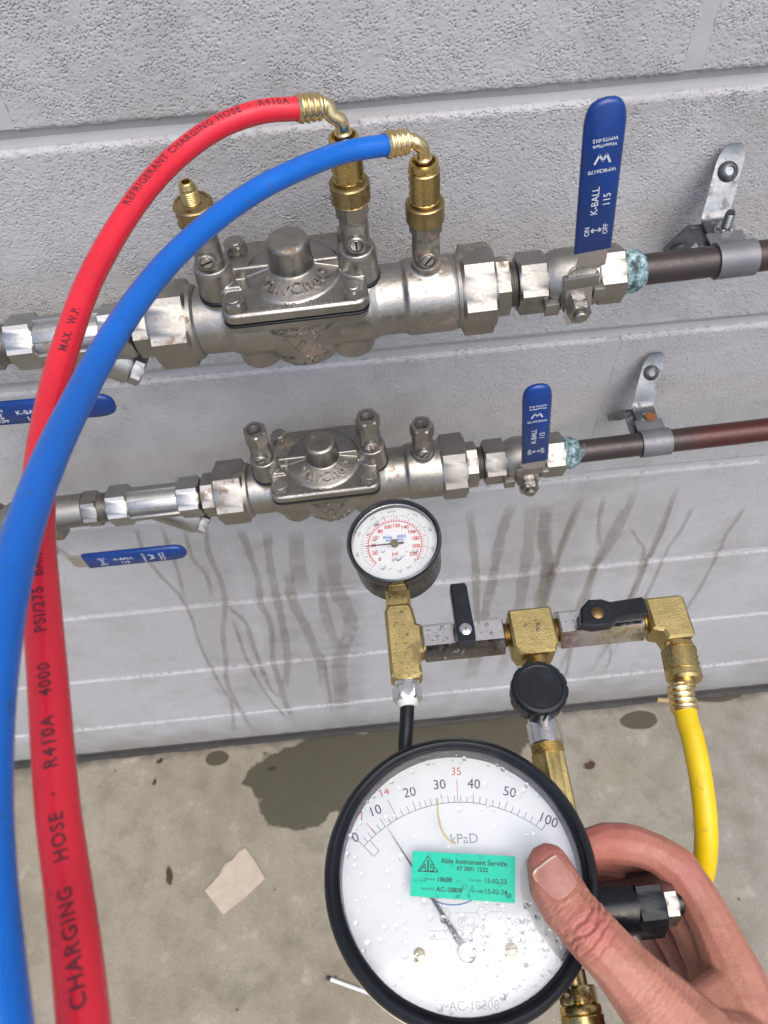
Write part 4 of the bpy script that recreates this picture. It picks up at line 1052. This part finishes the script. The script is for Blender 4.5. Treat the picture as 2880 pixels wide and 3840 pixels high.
# ------------------------------------------------------------------ large differential gauge in the hand
GC = T(.0235, -.3965, 1.0)
def build_big_gauge():
    o = thing('differential_gauge', 'large round dial gauge in a black rubber boot held by the hand', 'gauge', GC)
    b = MB(); b.lathe([(-16, 0), (-16, 50), (-13, 55), (-8, 57.2), (20, 57.6), (24, 57.9), (28.5, 57.6), (31.2, 56.2), (32.2, 54.6), (31.6, 53.4), (30.2, 53.0), (29.8, 52.2), (30.4, 51.6), (30.0, 50.9), (26, 50.6), (20, 50.6)], None, 96, ends='open')
    b.v = [(x * (1 + .004 * mnoise.noise((x * .06, y * .06, z * .1))), y * (1 + .004 * mnoise.noise((x * .06, y * .06, z * .1 + 5))), z + .35 * mnoise.noise((x * .09, y * .09, 4))) for x, y, z in b.v]
    part('rubber_boot', b, 'rubber', o, 50)
    c = MB(); c.lathe([(-12, 0), (-12, 57), (-11.4, 58.6), (-4.2, 58.8), (-3.6, 57.2), (-3.6, 0)], None, 96); part('back_flange', c, 'cream_enamel', o)
    d = MB(); d.prism([(51.2 * math.cos(2 * math.pi * i / 72), 51.2 * math.sin(2 * math.pi * i / 72)) for i in range(72)], 19, 21, 0); dl = part('dial', d, 'dial_white', o)
    z = 21.06; hx, hy = -1.2, -28.8; Rr = 59.3
    def on(a, r): return (hx + r * math.cos(R(a)), hy + r * math.sin(R(a)))
    marks = [(0, 131), (10, 119), (20, 104), (30, 92), (40, 78.6), (50, 64.7), (100, 47.4)]
    tk = MB()
    strokes(tk, [on(a, Rr) for a in np.linspace(131, 47.4, 40)], .22, z - .03, z)
    for (p, a), (q, b_) in zip(marks, marks[1:]):
        for k in range(5 if q != 100 else 6):
            aa = a + (b_ - a) * k / (5 if q != 100 else 6); strokes(tk, [on(aa, Rr), on(aa, Rr + (4.2 if k == 0 else 2.9))], .22, z - .03, z)
    strokes(tk, [on(47.4, Rr), on(47.4, Rr + 4.2)], .22, z - .03, z)
    strokes(tk, [on(131, Rr + 3), on(131, Rr - 6), on(127.5, Rr - 6), on(127.5, Rr)], .22, z - .03, z)
    put('scale', rawmesh(tk, 'scale'), 'ink_black', dl)
    for (p, a) in marks:
        m = MB(); x, y = on(a, Rr + (8.2 if 0 < p < 100 else 5.2)); letters(m, str(p), 6.0, T(x, y, z) @ Matrix.Rotation(R((a - 90) * .62 - 3), 4, 'Z')); put('numeral', rawmesh(m, 'numeral'), 'ink_black', dl)
    for p, a, ex in (('7', 124.2, 10.5), ('14', 112.8, 13.5), ('35', 85.2, 14)):
        m = MB(); strokes(m, [on(a, Rr), on(a, Rr + ex - 4)], .26, z - .03, z); put('red_mark', rawmesh(m, 'red_mark'), 'ink_red', dl)
        m = MB(); x, y = on(a, Rr + ex - .5); letters(m, p, 5.0, T(x, y, z) @ Matrix.Rotation(R((a - 90) * .6 - 3), 4, 'Z')); put('numeral', rawmesh(m, 'numeral'), 'ink_red', dl)
    D3 = Matrix.Rotation(R(-4), 4, 'Z')
    for txt, sz, x, y, mt in (('kPaD', 5.8, 4.2, 14.6, 'ink_grey'), ('VENT', 3.2, 22.5, -19.9, 'ink_pale'), ('HIGH', 3.4, -10, -36.5, 'ink_pale'), ('AC-10808', 4.8, -1, -47.2, 'ink_grey'), ('ST', 2.0, -1, -17.4, 'ink_grey')):
        m = MB(); letters(m, txt, sz, T(x, y, z) @ D3); put('lettering', rawmesh(m, 'dial_print'), mt, dl)
    dg = MB()
    def circ(x, y, r, n=20): return [(x + r * math.cos(2 * math.pi * i / n), y + r * math.sin(2 * math.pi * i / n)) for i in range(n)]
    strokes(dg, [(-15, -19.6), (12.5, -21.2), (12.3, -24.3), (-15.2, -22.7)], .18, z - .03, z, None, True)
    for x, y, r in ((-8.3, -13.6, 2.0), (7.5, -14.6, 2.0), (-1, -17.4, 2.1)): strokes(dg, circ(x, y, r), .18, z - .03, z, None, True)
    strokes(dg, [(-6.3, -13.7), (5.5, -14.5)], .16, z - .03, z); strokes(dg, [(9.5, -14.8), (17.5, -15.4), (17.6, -18)], .16, z - .03, z)
    for x, y0, y1 in ((-8.6, -15.6, -34), (7.6, -16.6, -34)): strokes(dg, [(x, y0), (x - .4, y1)], .16, z - .03, z)
    put('flow_diagram', rawmesh(dg, 'flow_diagram'), 'ink_pale', dl)
    ov = MB(); strokes(ov, [(-3 + 14 * math.cos(R(a)), -1 + 10 * math.sin(R(a))) for a in np.linspace(205, 335, 24)], .5, z - .03, z, D3); put('oval_mark', rawmesh(ov, 'oval_mark'), 'ink_blue', dl)
    for x, y in ((-20.5, -27.6), (17.2, -29.2)):
        s = MB(); s.lathe([(21, 0), (21, 2.6), (22.2, 2.4), (22.6, 1.6), (22.6, 0)], T(x, y, 0), 24); sc = part('dial_screw', s, 'brass', dl)
        s = MB(); s.box((x, y, 22.5), (4.6, .5, .35), None, 0); part('slot', s, 'black_enamel', sc)
    # needle, tail and hub
    tip = Vector((-29.8, 23.6)); h = Vector((hx, hy)); dv = (tip - h).normalized(); nv = Vector((-dv.y, dv.x))
    nd = MB(); nd.prism([tuple(tip), tuple(h + dv * 12 - nv * -.9), tuple(h + nv * 1.6), tuple(h - dv * 2 + nv * 2.2), tuple(h - dv * 4 + nv * 1.0), tuple(h - dv * 4 - nv * 1.0), tuple(h - dv * 2 - nv * 2.2), tuple(h - nv * 1.6), tuple(h + dv * 12 - nv * .9)], 23.2, 23.6, 0)
    needle = part('needle', nd, 'needle_grey', o)
    cp = MB(); cp.lathe([(22, 0), (22, 3.7), (24.8, 3.7), (25.2, 3.3), (25.2, .7), (24.4, .6), (24.4, 0)], T(hx, hy, 0), 32); part('hub', cp, 'chrome', needle)
    st = MB(); st.prism([tuple(h + Vector((1.5, 2.2))), tuple(h + Vector((6.4, 6.4))), tuple(h + Vector((7.0, 8.6))), tuple(h + Vector((4.6, 8.2)))], 23.7, 24.0, 0); part('counterweight', st, 'steel_bright', needle)
    gl = MB(); gl.lathe([(28.0, 0), (28.0, 51.5), (29.4, 51.5), (29.4, 0)], None, 72); part('glass', gl, 'clear_glass', o)
    # calibration sticker on the glass
    q = [(-18.9, 10.6), (-22.1, -6.6), (20.7, -13.4), (24.2, 4.2)]
    s = MB(); s.prism(q, 29.45, 29.6, 0); stk = part('sticker', s, 'sticker_green', o, label='green calibration sticker on the glass')
    c0 = Vector((-18.9, 10.6)); ex = (Vector((24.2, 4.2)) - c0).normalized(); ang = math.atan2(ex.y, ex.x); S = T(c0.x, c0.y, 29.65) @ Matrix.Rotation(ang, 4, 'Z')
    for txt, sz, x, y, al in (('Able Instrument Service', 2.85, 26.0, -3.3, 'CENTER'), ('07 3801 1232', 2.35, 25.3, -6.0, 'CENTER'), ('Report:', 1.4, 5.6, -10.6, 'LEFT'), ('18688', 2.6, 10.4, -10.6, 'LEFT'), ('Cal Date:', 1.4, 24.0, -10.2, 'LEFT'),
                           ('15-02-23', 2.6, 30.2, -10.2, 'LEFT'), ('Serial No:', 1.4, 4.0, -14.4, 'LEFT'), ('AC-10808', 2.6, 10.2, -14.4, 'LEFT'), ('Due Date:', 1.4, 23.6, -14.2, 'LEFT'), ('15-02-24', 2.6, 30.2, -14.2, 'LEFT')):
        m = MB(); letters(m, txt, sz, S @ T(x, y, 0), align=al, bold=.04 if sz > 2 else 0); put('lettering', rawmesh(m, 'sticker_print'), 'ink_black', stk)
    m = MB(); L0 = S @ T(6.6, -5.2, 0)
    strokes(m, [(-4.2, -2.6), (0, 3.4), (4.2, -2.6)], .35, -.02, 0, L0, True); strokes(m, [(-3.2, -2.4), (-1.2, .4), (-1.0, -2.4)], .35, -.02, 0, L0); strokes(m, [(-2.5, -1.2), (-1, -1.2)], .3, -.02, 0, L0); strokes(m, [(0, 1.8), (0, -2.4)], .6, -.02, 0, L0)
    strokes(m, [(2.2, .2), (1.1, .2), (1.1, -1), (2.4, -1), (2.4, -2.2), (1.0, -2.2)], .35, -.02, 0, L0)
    put('emblem', rawmesh(m, 'emblem'), 'ink_black', stk)
    # right-hand port: black union, nickel plug
    P = T(0, -17, 4)
    u = MB(); u.cyl(50, 76, 11.6, P @ AX, 40, .5); u.hexnut(74, 86.5, 23, P @ AX, HX(88), 1.0); u.cyl(86, 96, 5.5, P @ AX, 24, .4); un = part('port_union', u, 'black_enamel', o)
    u = MB(); u.hexnut(86.5, 93, 16.5, P @ AX, HX(80), .8); part('plug', u, 'nickel_plate', un)
    u = MB(); Q = T(45, 0, -4); u.hexnut(44, 51, 15, Q @ AYN, .3, .8); u.cyl(38, 46, 5, Q @ AYN, 24); u.lathe([(51, 6), (51, 8.2), (52, 8.8), (54, 8.8)], Q @ AYN, 40); knurled(u, 54, 68, 9, Q @ AYN, 1.0, 30, 8); part('lower_coupling', u, 'brass', o)
    return o
plain('cream_enamel', (.62, .52, .40), .4)
BG = build_big_gauge()

def drops(parent, n, zone, z, rmin, rmax, name='water_droplets', M=None, mat='water_drop'):
    vs, fs = [], []; k = 0; placed = []
    while k < n * 6 and len(placed) < n:
        k += 1; x, y = zone()
        if x is None: continue
        r = rmin + (rmax - rmin) * random.random() ** 4
        if any((x - a) ** 2 + (y - b) ** 2 < (r + c) ** 2 for a, b, c in placed): continue
        placed.append((x, y, r)); o = len(vs); seg = 10; el = random.uniform(.75, 1.0); ph = random.uniform(0, 3.1)
        for rr, hh in ((1., 0.), (.9, .26), (.6, .46), (.0, .56)):
            if rr == 0: vs.append((x, y, z + hh * r)); continue
            for i in range(seg):
                a = 2 * math.pi * i / seg; u, v = rr * r * math.cos(a), rr * r * el * math.sin(a) * (1 + .2 * math.sin(a))
                vs.append((x + u * math.cos(ph) - v * math.sin(ph), y + u * math.sin(ph) + v * math.cos(ph), z + hh * r * (.8 + .2 * el)))
        for j in range(2):
            for i in range(seg): fs.append((o + j * seg + i, o + j * seg + (i + 1) % seg, o + (j + 1) * seg + (i + 1) % seg, o + (j + 1) * seg + i))
        for i in range(seg): fs.append((o + 2 * seg + i, o + 2 * seg + (i + 1) % seg, o + 3 * seg))
        fs.append(tuple(o + i for i in reversed(range(seg))))
    m = MB(); m.add(vs, fs, M); d = part(name, m, mat, parent, 70); d['kind'] = 'stuff'; return d
def disc(R0, lower=0):
    def f():
        a = random.uniform(0, 2 * math.pi); r = R0 * math.sqrt(random.random()); x, y = r * math.cos(a), r * math.sin(a)
        if lower and random.random() < lower and y > -8: return None, None
        return x, y
    return f
drops(BG, 700, disc(49.5, .55), 29.42, .28, 1.7)
drops(BG, 420, lambda: (random.gauss(18, 15), random.gauss(-27, 11)) if random.random() else (0, 0), 29.42, .25, 1.2)
drops(SG, 60, disc(21.5), 17.52, .3, 2.2)
def rect(x0, x1, y0, y1): return lambda: (random.uniform(x0, x1), random.uniform(y0, y1))
for zone, z, n in ((rect(-56, -17, -4.6, 4.6), 9.4, 34), (rect(16, 30, -4.6, 4.6), 9.4, 12), (rect(-75, -63, -17, 17), 8.2, 26), (rect(-8, 9, -12, 8), 9.5, 10)): drops(TM, n, zone, z, .35, 1.5, mat='metal_drop')

# a straw of dry grass lying on the dial glass
m = MB(); pts = spline([(-5.4, 31.0, 29.9), (-6.3, 25, 30.0), (-5.6, 18, 30.0), (-3.2, 13.6, 30.0), (-.6, 11.4, 29.9)], 6)
m.tube(pts, [.22 + .2 * math.sin(math.pi * i / (len(pts) - 1)) for i in range(len(pts))], 8)
me = m.mesh('grass_straw'); s = put('grass_straw', me, 'straw', None, GC); tag(s, 'thin dry grass straw stuck on the wet dial glass', 'straw')

# ------------------------------------------------------------------ the hand: one melted skin from hulls of spheres (metres)
def sph_hull(m, balls):
    bm = bmesh.new()
    for p, r in balls:
        g = bmesh.ops.create_icosphere(bm, subdivisions=2, radius=r)
        for v in g['verts']: v.co += Vector(p)
    res = bmesh.ops.convex_hull(bm, input=bm.verts)
    bmesh.ops.delete(bm, geom=[e for e in res['geom_interior'] if isinstance(e, bmesh.types.BMVert)], context='VERTS')
    m.bm(bm)
def chain(m, joints):
    for a, b in zip(joints, joints[1:]): sph_hull(m, [a, b])

THUMB = [((.0590, -.3990, 1.0405), .0092), ((.0602, -.4060, 1.0415), .0108), ((.0635, -.4150, 1.0430), .0110), ((.0690, -.4240, 1.0445), .0112), ((.0780, -.4350, 1.0425), .0112), ((.0880, -.4470, 1.0370), .0138), ((.1020, -.4640, 1.0260), .0185), ((.1170, -.4900, 1.0120), .0210)]
INDEX = [((.0850, -.3880, 1.0040), .0080), ((.0930, -.3872, 1.0052), .0090), ((.1010, -.3885, 1.0062), .0092), ((.1070, -.3905, 1.0065), .0088), ((.1150, -.3945, 1.0062), .0088), ((.1225, -.4010, 1.0050), .0095), ((.1275, -.4120, 1.0040), .0092), ((.1310, -.4250, 1.0035), .0100), ((.1345, -.4420, 1.0030), .0118)]
def build_hand():
    m = MB(); chain(m, THUMB); chain(m, INDEX)
    # middle, ring and little finger curl round below the index
    for dz, dx, dy, k in ((-.019, -.002, .0, 1.0), (-.037, -.004, -.004, .95), (-.053, -.008, -.010, .82)):
        ch = []
        for i, (p, r) in enumerate(INDEX):
            f = i / (len(INDEX) - 1)
            ch.append(((p[0] + dx - (.012 if k > .9 else .004) * (1 - f), p[1] + dy - .012 * (1 - f) * (k < 1), p[2] + dz + .004 * f), r * k * (1.02 if k == 1 else .96)))
        # fingers reach further under the case
        tip = ch[0]; ch.insert(0, ((tip[0][0] - .016, tip[0][1] - .004, tip[0][2] - .001), tip[1] * .9))
        chain(m, ch)
    # palm and back of the hand
    sph_hull(m, [((.1345, -.4420, 1.0030), .0118), ((.1320, -.4440, .9480), .0105), ((.1400, -.5000, .9980), .0150), ((.1330, -.5000, .9560), .0150), ((.1420, -.5200, .9900), .0170)])
    sph_hull(m, [((.1020, -.4640, 1.0260), .0150), ((.1170, -.4900, 1.0120), .0190), ((.1380, -.4700, 1.0010), .0130), ((.1400, -.5050, .9980), .0170)])
    # web between thumb and index
    sph_hull(m, [((.0980, -.4560, 1.0250), .0085), ((.1330, -.4440, 1.0010), .0075), ((.1150, -.4560, 1.0120), .0065), ((.1300, -.4800, 1.0050), .0110)])
    # heel of the thumb (palm side) and wrist, forearm
    sph_hull(m, [((.1000, -.4620, 1.0150), .0140), ((.1080, -.4900, .9950), .0180), ((.1250, -.5150, .9800), .0200)])
    sph_hull(m, [((.1300, -.5200, .9950), .0230), ((.1320, -.5200, .9750), .0220), ((.1420, -.5500, .9880), .0240), ((.1400, -.5500, .9700), .0230)])
    sph_hull(m, [((.1420, -.5500, .9880), .0240), ((.1400, -.5500, .9700), .0230), ((.1800, -.7000, .9750), .0350), ((.1780, -.7000, .9550), .0340)])
    me = remesh(m, .00065, 8, 1.0, .5)
    n = len(me.vertices); co = np.empty(n * 3, np.float32); me.vertices.foreach_get('co', co); co = co.reshape(-1, 3).astype(float)
    nr = np.empty(n * 3, np.float32); me.vertex_normals.foreach_get('vector', nr); nr = nr.reshape(-1, 3)
    rosy = np.zeros(n)
    def nz(P, s, seed): return np.array([mnoise.noise(Vector(p) * s + Vector((seed, 0, 0))) for p in P])
    # skin folds over the thumb knuckle, running across the thumb
    def folds(c, axis, half, across, amp, wave, seed, up=.15, ring=0.):
        nonlocal co
        c = np.array(c); axis = np.array(axis) / np.linalg.norm(axis); d = co - c
        u = d @ axis; rad = np.linalg.norm(d - np.outer(u, axis), axis=1)
        sel = (np.abs(u) < half * 2.2) & (rad < across) & (nr[:, 2] > up)
        P = co[sel]; w = np.exp(-(u[sel] / half) ** 2) * np.clip((nr[sel, 2] - up) / .35, 0, 1)
        side = (d[sel] @ np.cross(axis, [0, 0, 1])) / across
        ph = (u[sel] + ring * side ** 2 * np.sign(u[sel] + 1e-9) + .0011 * nz(P, 260, seed)) / wave * 2 * np.pi
        s = np.sin(ph); g = -np.maximum(0, s) ** 2.2 + .25
        co[sel] += nr[sel] * (amp * w * g)[:, None]
    ax = np.array(THUMB[3][0]) - np.array(THUMB[5][0])
    folds((.0690, -.4240, 1.0555), ax, .0065, .016, .0013, .0036, 3, ring=-.004)
    folds((.0690, -.4240, 1.0555), ax, .0095, .016, .00055, .0018, 9)
    folds((.0900, -.4490, 1.0480), ax, .016, .026, .00038, .0022, 5)
    folds((.0625, -.4135, 1.0530), ax, .004, .014, .00035, .0016, 7)
    # gentle lumps: tendons and pads
    big = nz(co, 60, 1.); co += nr * (big * .0005)[:, None]
    # redder tips and knuckles
    for c, r in ((THUMB[0][0], .013), (INDEX[1][0], .016), (INDEX[5][0], .012), ((.069, -.424, 1.055), .010)):
        rosy = np.maximum(rosy, np.exp(-(np.linalg.norm(co - np.array(c), axis=1) / r) ** 2))
    # nail bed: the skin sinks a little under the nail and folds up round it
    ctr = np.array((.0594, -.4046, 1.0520)); un = np.array((.14, -.10, .96)); un /= np.linalg.norm(un)
    ua = np.array((-.50, .86, 0.)); ua -= un * (ua @ un); ua /= np.linalg.norm(ua); ub = np.cross(un, ua)
    d = co - ctr; a = d @ ua / .0072; b = d @ ub / .0072; h = d @ un
    q = (np.abs(a) ** 3 + np.abs(b) ** 3) ** (1 / 3.)
    lim = (np.abs(h) < .008)
    ring = np.exp(-((q - 1.14) / .12) ** 2) * lim * (a < .6); co += np.outer(ring * .00045, un)
    me.vertices.foreach_set('co', co.astype(np.float32).ravel())
    at = me.attributes.new('rosy', 'FLOAT', 'POINT'); at.data.foreach_set('value', rosy.astype(np.float32))
    me.update()
    o = bpy.data.objects.new('hand', me); COL.objects.link(o); me.materials.append(MATS['skin'])
    tag(o, 'bare right hand gripping the large gauge with the thumb on its glass', 'hand')
    # the nail: a curved plate laid on the thumb
    bvh = BVHTree.FromPolygons([tuple(p) for p in co], [tuple(p.vertices) for p in me.polygons])
    N = 22; vs, fs, edge = [], [], []
    for i in range(N + 1):
        for j in range(N + 1):
            s, t = -1 + 2 * i / N, -1 + 2 * j / N
            # squircle
            kk = (abs(s) ** 5 + abs(t) ** 5) ** (1 / 5.) / max(abs(s), abs(t)) if s or t else 1.
            s2, t2 = s / kk, t / kk
            w_ = .0072 * (1.0 if s2 > 0 else 1 - .12 * s2 * s2)
            p = Vector(ctr + ua * s2 * .0072 + ub * t2 * w_)
            hit = bvh.ray_cast(p + Vector(un) * .012, -Vector(un))
            z = hit[0] if hit[0] is not None else p
            lift = .00035 + .00025 * max(0, s2) ** 3 + .0004 * (1 - t2 * t2)
            vs.append(tuple(z + Vector(un) * lift))
    for i in range(N):
        for j in range(N): fs.append((i * (N + 1) + j, (i + 1) * (N + 1) + j, (i + 1) * (N + 1) + j + 1, i * (N + 1) + j + 1))
    nm = bpy.data.meshes.new('nail'); nm.from_pydata(vs, [], fs); nm.materials.append(MATS['nail']); nm.materials.append(MATS['nail_edge'])
    for k, p in enumerate(nm.polygons):
        p.use_smooth = True
        if k // N >= N - 2: p.material_index = 1
    sm = bmesh.new(); sm.from_mesh(nm)
    for _ in range(8): bmesh.ops.smooth_vert(sm, verts=sm.verts[:], factor=.5, use_axis_x=True, use_axis_y=True, use_axis_z=True)
    bmesh.ops.recalc_face_normals(sm, faces=sm.faces); sm.to_mesh(nm); sm.free()
    nail = bpy.data.objects.new('nail', nm); COL.objects.link(nail); nail.parent = o
    sd_ = nail.modifiers.new('t', 'SOLIDIFY'); sd_.thickness = .0004; sd_.offset = -1
build_hand()

# ------------------------------------------------------------------ litter on the slab
def flat_piece(name, label, cat, outline, mat, thick=.0012, curl=.0, group=None):
    cx = sum(p[0] for p in outline) / len(outline); cy = sum(p[1] for p in outline) / len(outline)
    m = MB(); m.prism([((x - cx), (y - cy)) for x, y in outline], 0, thick, 0)
    if curl: m.v = [(x, y, z + curl * abs(mnoise.noise((x * 40, y * 40, 2.2))) * 2) for x, y, z in m.v]
    o = put(name, m.mesh(name, 1.0), mat, None, T(cx, cy, .001)); tag(o, label, cat, group); return o
flat_piece('cardboard_scrap', 'pale torn cardboard scrap lying flat on the concrete', 'cardboard', [(-.328, -.245), (-.297, -.283), (-.262, -.262), (-.229, -.236), (-.243, -.212), (-.262, -.186), (-.272, -.190), (-.283, -.203), (-.296, -.208), (-.305, -.224)], 'cardboard', .0018)
def leaf(x, y, L, wd, rot, label, mat='dead_leaf', name='dead_leaf'):
    pts = []; n = 10
    for i in range(n + 1): t = i / n; pts.append((t * L - L / 2, wd * math.sin(math.pi * t) ** .7 * (1 + .3 * math.sin(9 * t)) + .15 * wd * math.sin(3 * t)))
    for i in range(n - 1, 0, -1): t = i / n; pts.append((t * L - L / 2, -wd * math.sin(math.pi * t) * .8))
    c, s = math.cos(rot), math.sin(rot)
    return flat_piece(name, label, 'leaf', [(x + a * c - b * s, y + a * s + b * c) for a, b in reversed(pts)], mat, .001, .004)
leaf(-.387, -.217, .030, .0055, R(100), 'curled dark brown leaf left of the cardboard scrap')
leaf(.508, -.008, .040, .008, R(12), 'dry tan leaf against the foot of the wall', 'dry_leaf', 'dry_leaf')
leaf(.342, -.112, .022, .007, R(20), 'small black leaf scrap on the open concrete right of the gauge')
leaf(-.416, -.026, .013, .004, R(40), 'tiny dark leaf scrap close to the wall')
leaf(-.423, -.062, .012, .003, R(80), 'tiny reddish leaf scrap away from the wall')
leaf(-.215, -.060, .016, .003, R(10), 'thin dark twig scrap beside the wet patch')
m = MB(); m.tube([(-.129, -.388, .003), (-.10, -.400, .0035), (-.063, -.415, .003), (-.03, -.43, .003)], .0028, 10)
sk = put('white_stick', m.mesh('white_stick', 1.0), 'white_stick'); tag(sk, 'thin white stick with a dark tip on the concrete', 'stick')
m = MB(); m.tube([(-.135, -.3855, .003), (-.1285, -.3882, .003)], .003, 10); tp = part('tip', m, 'ink_black', sk); tp.data = m.mesh('tip', 1.0); tp.data.materials.append(MATS['ink_black'])
